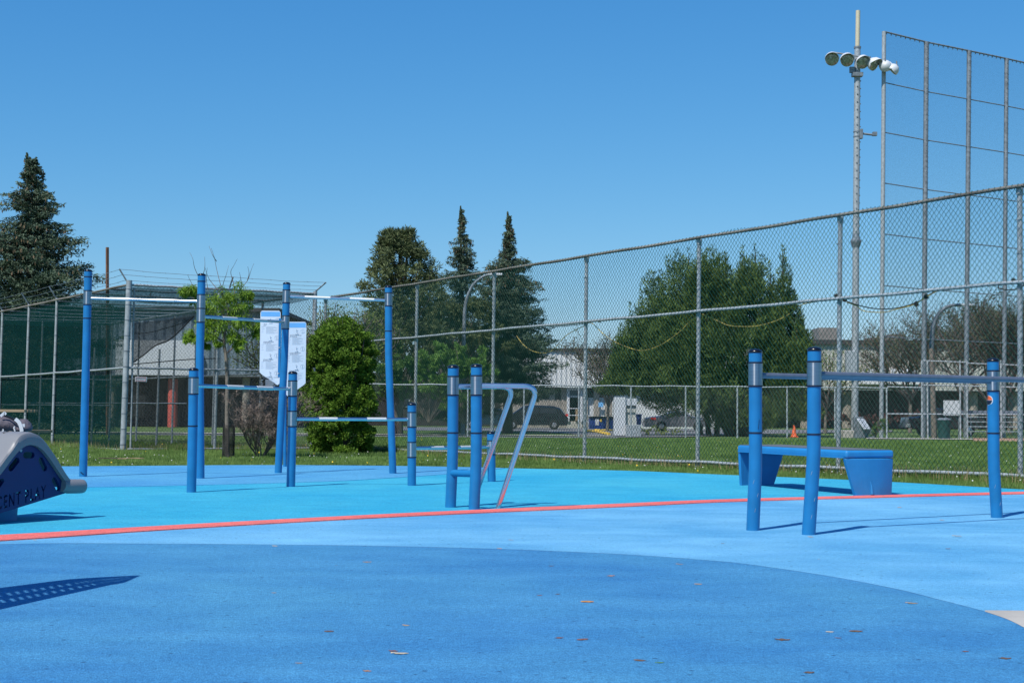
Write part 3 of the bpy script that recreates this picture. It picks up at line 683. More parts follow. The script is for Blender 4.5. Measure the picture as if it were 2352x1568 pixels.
for a in range(nl):
    for i in range(m_-1):
        b2 = (a+1) % nl; Fc.append((a*m_+i, a*m_+i+1, b2*m_+i+1, b2*m_+i))
Fc.append(tuple(a*m_ for a in range(nl))[::-1]); Fc.append(tuple(a*m_+m_-1 for a in range(nl)))
mb.add(V, Fc); sh = mb.build('saddle', 'grey_plastic', root, smooth=True)
mb = MB(); e0 = PP(985, 912); e1 = PP(1225, 912)
pts = [PL(e0[0]-0.05, e0[1]+0.01, -0.005), PL(e0[0]+0.01, e0[1], -0.005), PL(e1[0]-0.02, e1[1]+0.002, -0.005), PL(e1[0], e1[1]+0.002, -0.005), PL(e1[0]+0.018, e1[1]+0.002, -0.005)]
tube(mb, pts, [0.05, 0.056, 0.056, 0.053, 0.035], 24); mb.build('end_tube', 'grey_plastic', root, smooth=True)
mb = MB(); pc = Q+vv*0.30; lathe(mb, (pc.x, pc.y, -0.005), [(0.165, 0), (0.165, 0.06), (0.17, 0.13), (0.172, 0.30)], 32); mb.build('pedestal', 'blue', root, smooth=True)
for q in [(310, 375), (968, 940)]:
    s_, z_ = PP(*q); mb = MB(); lathe(mb, PL(s_, z_, 0.0), [(0.012, -0.001), (0.012, 0.005), (0.005, 0.009)], 12, nn); mb.build('bolt', 'steel', root, smooth=True)
# far side panel closes the underside
mb = MB(); prism(mb, [PL(s, z, DEP-0.06) for s, z in outl], vv*0.03); mb.build('side_panel', 'navy', root)
hz = MB()
for k in range(5):
    for j in range(2):
        s_ = -0.14+0.05*k; i = min(m_-1, max(0, min(range(m_), key=lambda i: abs(Os[i].x-s_)))); p = Os[i]
        lathe(hz, PL(p.x, p.y+0.003, 0.18+0.2*j), [(0.013, 0), (0.013, 0.0015)], 10, (0, 0, 1))
hz.build('drain_holes', 'black', sh)

# bag on the rocker
def zb(x, y): return (x/19.505, (y/11.2+1600)/1.7415)
db = 11.75
root = thing('backpack', W(*zb(450, 1405), db), 'slumped grey backpack with pale straps lying on top of the grey rocker', 'backpack')
prof = [(-700, 930, 1400), (-450, 760, 1402), (-200, 700, 1402), (30, 690, 1402), (180, 665, 1400), (330, 710, 1400), (500, 770, 1402), (640, 830, 1404), (760, 920, 1405), (850, 990, 1406), (940, 1090, 1408), (1010, 1240, 1410)]
mb = MB(); V = []; n = 20
for i, (x, yt, yb_) in enumerate(prof):
    pt, pb = W(*zb(x, yt), db), W(*zb(x, yb_), db); cz = (pt.z+pb.z)/2; hh = (pt.z-pb.z)/2; dep = 0.11*math.sin(math.pi*(i+1.5)/14)**0.5
    for k in range(n):
        a = 2*math.pi*k/n; wob = 1+0.06*math.sin(3*a+i*1.7)+0.04*math.sin(5*a+i)
        cx_, cz_ = math.cos(a), math.sin(a); 
        V.append((pt.x, pt.y+dep*abs(cx_)**0.8*math.copysign(1, cx_)*wob, max(pb.z, cz+hh*abs(cz_)**0.75*math.copysign(1, cz_)*(wob if cz_ < 0.3 else 1))))
Fc = [(i*n+k, i*n+(k+1) % n, (i+1)*n+(k+1) % n, (i+1)*n+k) for i in range(len(prof)-1) for k in range(n)]+[tuple(range(n))[::-1], tuple((len(prof)-1)*n+k for k in range(n))]
mb.add(V, Fc); mb.build('bag_body', 'bagcloth', root, smooth=True)
mb = MB(); tube(mb, [W(*zb(x, y), db-0.02) for x, y in ((850, 925), (960, 1010), (1010, 1150), (1040, 1300), (1045, 1400))], [0.02, 0.05, 0.07, 0.075, 0.06], 14); mb.build('end_pocket', 'bagcloth', root, smooth=True)
mb = MB(); tube(mb, [W(*zb(x, 1265), db-0.03) for x in (1085, 1120, 1200, 1235)], [0.045, 0.05, 0.045, 0.02], 16); mb.build('side_bottle', 'black', root, smooth=True)
def strap(pts, dd, w_=0.012, m='white'):
    P = [W(*zb(*p), dd) for p in pts]; mb = MB(); V = []
    for i, p in enumerate(P):
        t_ = (P[min(i+1, len(P)-1)]-P[max(0, i-1)]).normalized(); s_ = t_.cross(Vector((0, 1, 0))).normalized()*w_
        V += [p-s_, p+s_, p+s_+Vector((0, 0.006, 0)), p-s_+Vector((0, 0.006, 0))]
    Fc = []
    for i in range(len(P)-1):
        for k in range(4): Fc.append((4*i+k, 4*i+(k+1) % 4, 4*i+4+(k+1) % 4, 4*i+4+k))
    Fc += [(3, 2, 1, 0), tuple(4*(len(P)-1)+k for k in range(4))]
    mb.add([tuple(v) for v in V], Fc); mb.build('strap', m, root)
strap([(20, 720), (90, 650), (160, 590), (210, 560), (240, 590), (200, 640)], db-0.12, 0.010)
strap([(680, 840), (780, 920), (860, 1010), (910, 1120), (950, 1250), (970, 1400)], db-0.13, 0.014)
strap([(1030, 1060), (1040, 1120), (1040, 1200)], db-0.12, 0.012)
strap([(180, 680), (330, 730), (480, 790), (620, 870), (720, 960), (790, 1060)], db-0.115, 0.009, 'black')
strap([(650, 1170), (615, 1240), (650, 1330), (665, 1395)], db-0.13, 0.005)
strap([(120, 1290), (150, 1360), (80, 1385)], db-0.13, 0.005)

# picnic table, only its end in view
root = thing('picnic_table', GD(20, 22.3), 'picnic table of tan planks on the grass behind the rocker, cut by the left edge', 'picnic table')
te_ = W(56, 943.5, 22.0)
for k in range(4):
    mb = MB(); box(mb, (te_.x-0.9, 22.0+0.07+k*0.16, te_.z), (1.8, 0.14, 0.038)); mb.build('top_plank', 'wood', root, bevel=0.004)
se = W(71.5, 993, 21.7)
for yy in (21.6, 22.9):
    mb = MB(); box(mb, (te_.x-0.88, yy, se.z), (1.98, 0.24, 0.04)); mb.build('bench_plank', 'wood', root, bevel=0.004)
for xx in (-0.55, -1.5):
    mb = MB()
    for s in (-1, 1): tube(mb, [Vector((te_.x+xx, 22.3+0.15*s, te_.z-0.03)), Vector((te_.x+xx, 22.3+0.62*s, gz(22))) ], 0.03, 8)
    tube(mb, [Vector((te_.x+xx, 21.55, se.z-0.04)), Vector((te_.x+xx, 23.0, se.z-0.04))], 0.03, 8); mb.build('leg_frame', 'galvd', root)

# unseen pierced panel left of frame, added and shaped to cast the patterned foreground shadow
def sh_up(x, y, z):
    p = G0(x, y); k = z/math.tan(SUN_EL)/hv; return Vector((p.x+SX*k, p.y+SY*k, z))
root = thing('pierced_shadow_panel', sh_up(-350, 1400, 0), 'unseen pierced panel on two posts left of the picture, shaped to cast the patterned shadow', 'play equipment')
top = [(-560, 1395), (-300, 1360), (0, 1351), (160, 1331), (210, 1327.5), (321, 1322)]; bot = [(-560, 1580), (-300, 1475), (0, 1401), (120, 1374), (250, 1345), (285, 1339), (321, 1322.8)]
zt = 1.35
def bsurf(u, v):
    def ev(P, u):
        s = u*(len(P)-1); i = min(int(s), len(P)-2); f_ = s-i; return (P[i][0]+(P[i+1][0]-P[i][0])*f_, P[i][1]+(P[i+1][1]-P[i][1])*f_)
    a, bq = ev(top, u), ev(bot, u); x, y = a[0]+(bq[0]-a[0])*v, a[1]+(bq[1]-a[1])*v
    p = sh_up(x, y, zt+0.25*(1-v)); return p
nu, nv = 120, 13; V = []; Fc = []
for i in range(nu+1):
    for j in range(nv+1): V.append(tuple(bsurf(i/nu, j/nv)))
for i in range(nu):
    for j in range(nv):
        u_ = i/nu
        hole = (0.10 < u_ < 0.94 and ((4 <= j <= 5 and i % 3 == 0) or (8 <= j <= 9 and (i+1) % 3 == 0)))
        if not hole: Fc.append((i*(nv+1)+j, (i+1)*(nv+1)+j, (i+1)*(nv+1)+j+1, i*(nv+1)+j+1))
mb = MB(); mb.add(V, Fc); po = mb.build('pierced_panel', 'navy', root); sm = po.modifiers.new('s', 'SOLIDIFY'); sm.thickness = 0.005
for u_ in (0.12, 0.35):
    p = bsurf(u_, 0.5); mb = MB(); tube(mb, [Vector((p.x, p.y, 0)), p], 0.04, 14); mb.build('post', 'blue', root, smooth=True)

# ------------------------------------------------------------------ chain link
def chainlink(name, parent, p0, p1, zb, zt, w_=0.08, h_=0.09, r=0.0024, m='wire', jit=0.007, spike=0.035, sides=3, hole=None):
    """woven zigzag wires; p0,p1 ground ends (x,y), zb/zt: bottom/top height functions of s in 0..1"""
    p0 = np.array(p0, float); p1 = np.array(p1, float); L_ = np.linalg.norm(p1-p0); n = int(L_/(w_/2)); du = (p1-p0)/L_
    nrm = np.array([du[1], -du[0]])
    A_, B_ = [], []
    wob = rng.normal(0, 1, (400,)); 
    for i in range(n):
        s0_ = i*w_/2; f0 = s0_/L_; z0_, z1_ = zb(f0), zt(f0)+spike; m__ = int((z1_-z0_)/(h_/2)); zz = z0_+np.arange(m__+1)*(h_/2)
        par = (np.arange(m__+1)+i) % 2
        drift = 0.026*np.sin(zz*1.7+s0_*0.9)+0.016*np.sin(zz*4.1+s0_*2.3)
        ss = s0_+par*(w_/2*1.04)+drift; sag = 0.012*np.sin(s0_*2.1+zz*0.7)+0.006*np.sin(s0_*7)
        P = np.stack([p0[0]+du[0]*ss, p0[1]+du[1]*ss, zz+sag], 1)
        off_ = (par*2-1)*0.003; P[:, 0] += nrm[0]*off_; P[:, 1] += nrm[1]*off_
        P += rng.normal(0, jit*0.35, P.shape)
        a, bq = P[:-1], P[1:]
        if hole is not None:
            keep = np.array([not hole(q[0], q[1], q[2]) for q in a], bool); a, bq = a[keep], bq[keep]
        A_.append(a); B_.append(bq)
    A_ = np.concatenate(A_); B_ = np.concatenate(B_); T = B_-A_; T /= np.linalg.norm(T, axis=1)[:, None]
    ref = np.tile(np.array([nrm[0], nrm[1], 0.0]), (len(T), 1)); X = np.cross(T, ref); X /= np.linalg.norm(X, axis=1)[:, None]; Y = ref
    c3 = [(math.cos(2*math.pi*k/sides+0.5), math.sin(2*math.pi*k/sides+0.5)) for k in range(sides)]
    q = []
    A2 = A_-T*r*0.6; B2 = B_+T*r*0.6
    for k in range(sides):
        o1 = (X*c3[k][0]+Y*c3[k][1])*r; o2 = (X*c3[(k+1) % sides][0]+Y*c3[(k+1) % sides][1])*r
        q.append(np.stack([A2+o1, A2+o2, B2+o2, B2+o1], 1))
    v = np.concatenate(q).reshape(-1, 3)
    return np_mesh(name, v, 4, m, parent)
def KF(k): return Vector((6.29-1.675*k, 18.4+2.62*k, 0))
def fk(x):
    t_ = (x-1176)/F; return (6.29-18.4*t_)/(1.675+2.62*t_)
def fp(x, y): k = fk(x); return W(x, y, 18.4+2.62*k)
ztop = lambda k: 3.70-0.034*k
zmid = lambda k: 2.50-0.022*k
zbot = lambda k: gz(18.4+2.62*k)+0.10
KE = 6.45
root = thing('chain_link_fence', KF(0)+Vector((0, 0, gz(18.4))), 'tall green chain link fence with grey posts running from right edge to far left corner', 'fence')
def railpts(fz, k0, k1, n=60, wob=0.012, o=0.0):
    P = []
    for i in range(n+1):
        k = k0+(k1-k0)*i/n; p = KF(k); p.z = fz(k)+wob*math.sin(k*7.3)+wob*0.5*math.sin(k*17.1); P.append(p+Vector((0.84, 0.54, 0))*o)
    return P
NRM = Vector((-2.62, -1.675, 0)).normalized()
for i, k in enumerate([-1, 0, 1, 2, 3, 4, 5, KE]):
    p = KF(k)-NRM*0.05; mb = MB(); tl_ = (0.022 if k == 1 else 0.012)
    tube(mb, [Vector((p.x-tl_, p.y, gz(p.y)-0.05)), Vector((p.x+tl_, p.y, ztop(k)-0.03))], 0.033, 14); post_mb = mb
    mb = post_mb
    for j in range(8):
        zz = 0.35+j*0.42+gz(p.y); tube(mb, [Vector((p.x+0.037*math.cos(a), p.y+0.037*math.sin(a), zz)) for a in np.linspace(0, 6.28, 12)], 0.005, 4, False)
    pp = mb.build('post', 'galv', root, smooth=True)
    mb = MB(); lathe(mb, (p.x+tl_, p.y, ztop(k)-0.10), [(0.042, 0), (0.045, 0.05), (0.045, 0.085), (0.03, 0.10)], 14); mb.build('post_cap', 'galv', pp, smooth=True)
mb = MB(); tube(mb, railpts(ztop, -1, KE, 80, 0.004), 0.024, 10); mb.build('top_rail', 'railtop', root, smooth=True)
mb = MB(); tube(mb, railpts(zmid, -1, KE, 80, 0.005), 0.024, 10); mb.build('middle_rail', 'galv', root, smooth=True)
mb = MB(); tube(mb, railpts(zbot, -1, KE, 80, 0.006), 0.026, 10); mb.build('bottom_rail', 'galv', root, smooth=True)
a, bq = KF(-1)+NRM*0.01, KF(KE)+NRM*0.01
chainlink('wire_mesh', root, (a.x, a.y), (bq.x, bq.y), lambda f_: zbot(-1+(KE+1)*f_)-0.03, lambda f_: ztop(-1+(KE+1)*f_), r=0.0031)
# wire wrapped round the rails
def wraps(parent, fz, k0, k1, r, step=0.09, m='wire'):
    L_ = (KF(k1)-KF(k0)).length; n = int(L_/step); dirv = (KF(k1)-KF(k0)).normalized(); mb = MB()
    for i in range(n):
        k = k0+(k1-k0)*i/n; c = KF(k); c.z = fz(k)+0.005*math.sin(k*7.3); pts = []
        for j in range(6):
            a = 2*math.pi*j/5; pts.append(c+NRM*math.cos(a)*r+Vector((0, 0, 1))*math.sin(a)*r+dirv*(0.03*j/5))
        tube(mb, pts, 0.0050, 3, False)
    return mb.build('rail_ties', m, parent)
wraps(root, ztop, -1, KE, 0.030); wraps(root, zmid, -1, KE, 0.029); wraps(root, zbot, -1, KE, 0.031)

# rope strung along the middle rail
ropes = [[(1179.6, 771), (1197, 793), (1223, 808), (1258, 806.6), (1293, 770), (1340, 745)],
         [(1340, 738), (1355, 743.7), (1374.6, 763), (1403.4, 784), (1451.5, 802.6), (1478, 803), (1513, 790), (1551.5, 763), (1582, 732), (1600, 718)],
         [(1605.3, 720.7), (1640, 736), (1667, 747), (1705, 749.6), (1736, 747), (1774.6, 736), (1805, 720.7), (1832, 699.6), (1880, 690), (1915, 682), (1930, 690)],
         [(1936.5, 693.7), (1959.5, 702), (1976, 713.5), (2018.8, 716.7), (2048.6, 710), (2091.5, 698.6), (2117.7, 682), (2150.7, 665.7), (2200, 657), (2276, 647.5)]]
root = thing('hanging_rope', fp(1600, 718), 'frayed yellow and black rope looping along the middle rail of the fence', 'rope')
for i, rp in enumerate(ropes):
    P = smooth([fp(x, y)+NRM*-0.07 for x, y in rp], 6); mb = MB(); tube(mb, P, 0.0065, 6); mb.build('rope_length', 'rope_y', root, smooth=True)
P = smooth([fp(x, y)+NRM*-0.09 for x, y in [(1934, 691), (1960, 700), (2000, 708), (2048, 707), (2095, 694), (2120, 678), (2160, 662), (2270, 650), (2285, 662), (2320, 664), (2345, 652)]], 5)
mb = MB(); tube(mb, P, 0.008, 6); mb.build('rope_length', 'rope_b', root, smooth=True)
P = smooth([fp(x, y)+NRM*-0.09 for x, y in [(1213, 800), (1230, 775), (1262, 752), (1290, 748), (1340, 742), (1350, 736), (1372, 740)]], 5)
mb = MB(); tube(mb, P, 0.007, 6); mb.build('rope_length', 'rope_b', root, smooth=True)
mb = MB()
for x, y in ((1931, 688), (1912, 680), (2118, 681), (2318, 645), (2095, 698)): lathe(mb, fp(x, y)-NRM*0.08-Vector((0, 0, 0.03)), [(0.01, 0), (0.03, 0.01), (0.034, 0.03), (0.03, 0.055), (0.01, 0.07)], 8)
mb.build('knot', 'rope_b', root, smooth=True)

# ------------------------------------------------------------------ netted practice cage on the left
C0 = Vector((-8.44, 32.4, 0)); C1 = Vector((-4.59, 34.5, 0)); cu_ = (C1-C0).normalized(); cv = Vector((-0.535, 0.845, 0)); CL = (C1-C0).length; CD = 15.5
def CP(a, b_, z): return Vector((C0.x+cu_.x*a+cv.x*b_, C0.y+cu_.y*a+cv.y*b_, z))
cg = lambda b_: gz(C0.y+cv.y*b_)
ZT = 3.54; ZM = 1.72
root = thing('batting_cage', Vector((C0.x, C0.y, gz(32.4))), 'long batting cage with green netting, pipe roof and barbed wire on the left', 'batting cage')
def cpost(a, b_, r=0.036, top=ZT+0.05, name='post'):
    p = CP(a, b_, 0); mb = MB(); tube(mb, [Vector((p.x-0.03, p.y, gz(p.y)-0.05)), Vector((p.x+0.02, p.y, top))], r, 12); o = mb.build(name, 'galv', root, smooth=True)
    mb = MB()
    for j in range(7):
        zz = gz(p.y)+0.3+j*0.5; lathe(mb, (p.x-0.03+0.05*j/7, p.y, zz), [(r*1.12, 0), (r*1.12, 0.015)], 12)
    mb.build('band', 'galvd', o); return o
mb = MB(); p = CP(0, 0, 0); tube(mb, [Vector((p.x-0.04, p.y, gz(p.y)-0.05)), Vector((p.x+0.03, p.y, ZT+0.10))], 0.065, 16); o = mb.build('post', 'galv', root, smooth=True); o['label'] = 'thick corner post'
mb = MB()
for j in range(11):
    f_ = j/10; lathe(mb, (p.x-0.04+0.07*f_, p.y, gz(p.y)+0.15+j*0.34), [(0.069, 0), (0.069, 0.02)], 16)
mb.build('band', 'galvd', o)
mb = MB(); tube(mb, [CP(0.13, 0.02, cg(0)+0.05), CP(0.15, 0.02, ZT-0.05)], 0.022, 10); mb.build('gate_rod', 'galv', root, smooth=True)
for b_ in (2.85, 5.7, 8.4, 11.3, 14.2): cpost(0, b_)
for a in (2.05, CL-0.03): cpost(a, 0.02, 0.034 if a < 3 else 0.05)
for b_ in (3.2, 6.4, 9.6, 12.8): cpost(CL, b_, 0.03)
for a in (1.2, 2.9): cpost(a, CD*0.42, 0.028, 2.4, 'inner_post')
for a in (0, 2.2, CL): cpost(a, CD, 0.032)
def crail(P0, P1, r=0.024, m='galv', name='rail', sag=0.0):
    P = [P0.lerp(P1, i/14)+Vector((0, 0, -sag*math.sin(math.pi*i/14)+0.006*math.sin(i*2.7))) for i in range(15)]
    mb = MB(); tube(mb, P, r, 9); mb.build(name, m, root, smooth=True)
crail(CP(0, 0, ZT), CP(CL, 0, ZT), 0.026, 'galv', 'top_rail'); crail(CP(0, 0, ZM), CP(CL, 0, ZM), 0.025, 'galv', 'middle_rail'); crail(CP(0.05, 0, cg(0)+0.06), CP(CL, 0, cg(0)+0.06), 0.022, 'galv', 'bottom_rail')
crail(CP(0, 0, ZT), CP(0, CD, ZT), 0.026, 'railtop', 'top_rail'); crail(CP(0, 0, ZM), CP(0, CD, ZM-0.05), 0.025, 'galv', 'middle_rail'); crail(CP(0, 0.1, cg(0)+0.04), CP(0, CD, cg(CD)+0.06), 0.022, 'galv', 'bottom_rail')
crail(CP(CL, 0, ZT), CP(CL, CD, ZT)); crail(CP(CL, 0, ZM), CP(CL, CD, ZM)); crail(CP(0, CD, ZT), CP(CL, CD, ZT)); crail(CP(0, CD, ZM), CP(CL, CD, ZM)); crail(CP(0, CD, 0.9), CP(CL, CD, 0.9))
for k in range(9):
    b_ = 1.5+k*1.6; crail(CP(0, b_, ZT+0.01), CP(CL, b_, ZT+0.02), 0.022, 'galv', 'roof_pipe', 0.03)
    mb = MB(); c = CP(1.0+1.1*(k % 3), b_, ZT-0.02); tube(mb, [c, c-Vector((0, 0, 0.12))], 0.02, 8); mb.build('pipe_fitting', 'galv', root)
crail(CP(0, CD*0.55, 0.95), CP(CL, CD*0.55, 0.97), 0.02, 'galv', 'inner_rail')
# mesh walls
a, bq = CP(0.14, -0.03, 0), CP(CL, -0.03, 0)
chainlink('wire_mesh', root, (a.x, a.y), (bq.x, bq.y), lambda f_: cg(0)+0.03, lambda f_: ZT, m='wiredark', r=0.0024)
a, bq = CP(CL-0.02, 0, 0), CP(CL-0.02, CD, 0)
chainlink('wire_mesh', root, (a.x, a.y), (bq.x, bq.y), lambda f_: cg(CD*f_)+0.03, lambda f_: ZT, m='wiredark', w_=0.1, h_=0.11, r=0.0028, sides=3)
a, bq = CP(0, CD, 0), CP(CL, CD, 0)
chainlink('wire_mesh', root, (a.x, a.y), (bq.x, bq.y), lambda f_: cg(CD)+0.03, lambda f_: ZT, m='wiredark', w_=0.1, h_=0.11, r=0.003, sides=3)
def drape(name, grid, m, nu=24, nv=10, amp=0.03):
    V = []
    for i in range(nu+1):
        for j in range(nv+1):
            u_, v_ = i/nu, j/nv; p = grid(u_, v_); p = p+Vector((0.3, -0.95, 0))*amp*math.sin(u_*23+v_*5)*math.sin(v_*3.1); V.append(tuple(p))
    mb = MB(); mb.add(V, [(i*(nv+1)+j, (i+1)*(nv+1)+j, (i+1)*(nv+1)+j+1, i*(nv+1)+j+1) for i in range(nu) for j in range(nv)]); return mb.build(name, m, root, smooth=True)
drape('green_screen', lambda u_, v_: CP(0.04, 0.1+(CD-0.1)*u_, (cg(CD*u_)+0.02)+(ZT-0.02-cg(CD*u_))*v_), M['greenscreen'], 30, 10)
drape('green_screen', lambda u_, v_: CP(CL*u_, 0.06, ZT+0.02-(0.36+0.05*math.sin(u_*9)-0.26*max(0, (u_-0.72)/0.28))*v_), M['roofnet'], 24, 4)
drape('roof_net', lambda u_, v_: CP(CL*v_, 0.05+CD*u_, ZT-0.05-0.12*abs(math.sin(u_*14))*math.sin(math.pi*v_)), M['roofnet'], 40, 8, 0)
drape('green_screen', lambda u_, v_: CP(CL*0.05+CL*0.95*u_, CD+0.05, 1.0+(ZT-1.0)*v_), M['greenscreen'], 12, 6)
def f3(x, y, b_=0.07):
    r = ray(x, y); nrm_ = Vector((cu_.y, -cu_.x, 0)); o_ = CP(0, b_, 0)-Vector((0, 0, CAMH)); t_ = Vector((o_.x, o_.y, 0)).dot(nrm_)/Vector((r.x, r.y, 0)).dot(nrm_); p = r*t_; p.z += CAMH; return p
# torn black screen sagging across the front bay
mb = MB(); q3 = lambda x, y: ((x/3.136+400)/1.7415, (y/3.136+1050)/1.7415)
ptT = [q3(*q) for q in [(400, 760), (560, 740), (800, 720), (1000, 690), (1180, 670)]]; ptB = [q3(*q) for q in [(400, 1265), (560, 1150), (700, 1040), (900, 950), (1180, 675)]]
V = []; 
for i in range(5):
    for j in range(7):
        a_ = f3(*ptT[i]); b2 = f3(*ptB[i]); p = a_.lerp(b2, j/6); V.append(tuple(p+Vector((0, 0.05*math.sin(j*1.3+i), 0))))
mb.add(V, [(i*7+j, (i+1)*7+j, (i+1)*7+j+1, i*7+j+1) for i in range(4) for j in range(6)]); mb.build('torn_black_screen', M['blackscreen'], root, smooth=True)
mb = MB(); tube(mb, smooth([f3(*q)+Vector((0, -0.01, 0)) for q in ptB], 5), 0.016, 7); mb.build('screen_hem', 'rope_b', root)
mb = MB(); tube(mb, smooth([f3(*q3(*q)) for q in [(400, 890), (600, 880), (800, 830), (1000, 770), (1180, 680)]], 4), 0.010, 6); mb.build('screen_hem', 'rope_b', root)
mb = MB(); tube(mb, smooth([f3(*q3(*q), 4.0) for q in [(400, 1275), (700, 1250), (1100, 1215), (1500, 1200)]], 4), 0.014, 6); mb.build('cable', 'rope_b', root)
# sign plate on the front bay
s1, s2, s3, s4 = [f3(*q, -0.06) for q in ((310.5, 865), (337, 865.7), (336, 876.7), (309.8, 876))]
mb = MB(); prism(mb, [s4, s3, s2, s1], Vector((0.01, 0.012, 0))); sp = mb.build('name_plate', 'white', root)
X_ = (s2-s1).normalized(); N_ = X_.cross(Vector((0, 0, 1)))
textmesh('DAVIAULT', 0.048, 'plate_text', 'inkdk', sp, s4.lerp(s1, 0.34)+X_*0.034+N_*0.004, X_, (0, 0, 1), 0.80)
mb = MB(); a_, b2, c_, d_ = s1+X_*.02-Vector((0, 0, .015)), s2-X_*.02-Vector((0, 0, .015)), s3-X_*.02+Vector((0, 0, .015)), s4+X_*.02+Vector((0, 0, .015))
for p_, q_ in ((a_, b2), (b2, c_), (c_, d_), (d_, a_)): tube(mb, [p_+N_*0.004, q_+N_*0.004], 0.0028, 4)
mb.build('plate_border', 'red', sp)
# barbed wire on slanted arms
def arm(base, tip):
    mb = MB(); tube(mb, [base, tip], 0.018, 6); mb.build('barb_arm', 'galvd', root); return [base.lerp(tip, t_) for t_ in (0.98, 0.6, 0.2)]
lv = Vector((-0.17, -0.08, 0.30)); arms = []
for b_ in (0, 2.85, 5.7, 8.4, 11.3):
    p = CP(0, b_, ZT+0.04); arms.append(arm(p, p+lv))
ra = []
for a in (0.0, 2.3, CL-0.02):
    p = CP(a, 0, ZT+0.04); ra.append([p+lv*t_ for t_ in (0.98, 0.6, 0.2)] if a == 0 else arm(p, p+(Vector((0.10, -0.1, 0.24)) if a < 3 else Vector((0.26, -0.05, 0.22)))))
for seq in (arms, ra):
    for s in range(3):
        P = []
        for i in range(len(seq)-1):
            for k in range(10):
                P.append(seq[i][s].lerp(seq[i+1][s], k/10)+Vector((0, 0, -0.02*math.sin(math.pi*k/10)+rng.normal(0, 0.003))))
        P.append(seq[-1][s]); mb = MB(); tube(mb, P, 0.0045, 4)
        for p in P[::2]: tube(mb, [p+Vector((-0.01, 0, 0.014)), p+Vector((0.01, 0, -0.014))], 0.003, 3)
        mb.build('barbed_wire', 'galvd', root)

# ------------------------------------------------------------------ low fence across the far lawn
DF = 71.0
def fpt(x, y): return W(x, y, DF)
root = thing('far_fence', GD(1400, DF), 'low distant chain link fence crossing the lawn in front of the trees', 'fence')
xsF = [830, 952, 1074, 1203, 1329, 1449, 1574.8, 1693.6, 1808, 1918, 2037]
for x in xsF:
    p = GD(x, DF); mb = MB(); tube(mb, [p, Vector((p.x, p.y, 2.02))], 0.04, 8); mb.build('post', 'galv', root, smooth=True)
mb = MB(); tube(mb, [Vector((GD(x, DF).x, DF, 2.02+0.02*math.sin(x))) for x in np.linspace(820, 2040, 30)], 0.032, 8); mb.build('top_rail', 'galv', root)
a, bq = GD(820, DF), GD(2040, DF)
chainlink('wire_mesh', root, (a.x, DF), (bq.x, DF), lambda f_: gz(DF)+0.03, lambda f_: 2.0, w_=0.11, h_=0.12, r=0.0031, m='wiregrey', spike=0.02, sides=2)

# ball field backstop: poles, cables, netting
root = thing('backstop_netting', GD(2024, 78), 'very tall grey backstop poles with fine netting and cables on the right', 'backstop')
bpole = [(2030.5, 73, 2024, 1003, 78.0, 0.115), (2128, 97, 2120.5, 1003, 79.5, 0.135), (2226, 117, 2218, 1003, 81.0, 0.13), (2312, 135, 2305, 1003, 82.5, 0.12), (2392, 153, 2386, 1003, 84.0, 0.12)]
tops = []
for (xt, yt, xb, yb_, dd, rr) in bpole:
    tp = W(xt, yt, dd); bs = W(xb, yb_, dd); bs.z = gz(dd)-0.1; tops.append((tp, bs)); mb = MB(); tube(mb, [bs, tp], rr, 12)
    o = mb.build('pole', 'galvd' if xt > 2100 else 'galv', root, smooth=True)
    if xt > 2100:
        mb = MB()
        for k in range(75):
            c = bs.lerp(tp, (k+1)/76); tube(mb, [c+Vector((-rr*1.05, -rr*0.3, 0.05)), c+Vector((0, -rr*1.12, 0.0)), c+Vector((rr*1.05, -rr*0.3, -0.07))], 0.012, 4, False)
        mb.build('lacing', 'galvd', o)
zl = [0.0, 0.126, 0.249, 0.374, 0.499, 0.625, 0.75]
for q in zl:
    P = [tp.lerp(bs, q) for tp, bs in tops]; mb = MB(); tube(mb, P, 0.03 if q else 0.045, 6); mb.build('cable', 'galvd', root)
for i in range(4):
    V = [tops[i][0], tops[i+1][0], tops[i+1][0].lerp(tops[i+1][1], 0.8), tops[i][0].lerp(tops[i][1], 0.8)]
    mb = MB(); mb.add([tuple(v+Vector((0, 0.02, 0))) for v in V], [(0, 1, 2, 3)]); mb.build('netting', M['ballnet'], root)
mb = MB()
for i in range(4):
    a_, b2 = tops[i][0], tops[i+1][0]
    for k in range(9): c = a_.lerp(b2, (k+.5)/9); tube(mb, [c+Vector((0, 0, .05)), c-Vector((0, 0, 0.12))], 0.03, 4)
mb.build('net_clips', 'galvd', root)

# stadium light
root = thing('stadium_light', GD(1963, 78), 'very tall grey stadium light pole with six white floodlights near its top', 'light pole')
dl = 78.0
pb = W(1963, 1000, dl); pb.z = gz(dl)-0.1
mb = MB(); tube(mb, [pb, W(1966, 556, dl)], [0.185, 0.175], 20); pole = mb.build('pole', 'galv', root, smooth=True)
mb = MB(); tube(mb, [W(1966, 556, dl), W(1969.5, 108, dl)], [0.170, 0.160], 20); up_ = mb.build('upper_pole', 'galv', root, smooth=True)
mb = MB(); lathe(mb, W(1966, 558, dl), [(0.19, -0.25), (0.28, 0.05), (0.28, 0.14), (0.21, 0.2), (0.17, 0.5)], 20); mb.build('flange', 'galvd', root, smooth=False)
mb = MB(); tube(mb, [W(1969.5, 109, dl), W(1970.8, 25, dl)], [0.122, 0.118], 16); mb.build('top_sleeve', 'beige', root, smooth=True)
mb = MB(); lathe(mb, W(1969.5, 110, dl), [(0.19, -0.04), (0.19, 0.06)], 16); lathe(mb, W(1967.5, 303, dl), [(0.18, -0.03), (0.18, 0.03)], 16); lathe(mb, W(1967.5, 314, dl), [(0.18, -0.03), (0.18, 0.03)], 16); mb.build('clamp_band', 'galvd', root)
mb = MB()
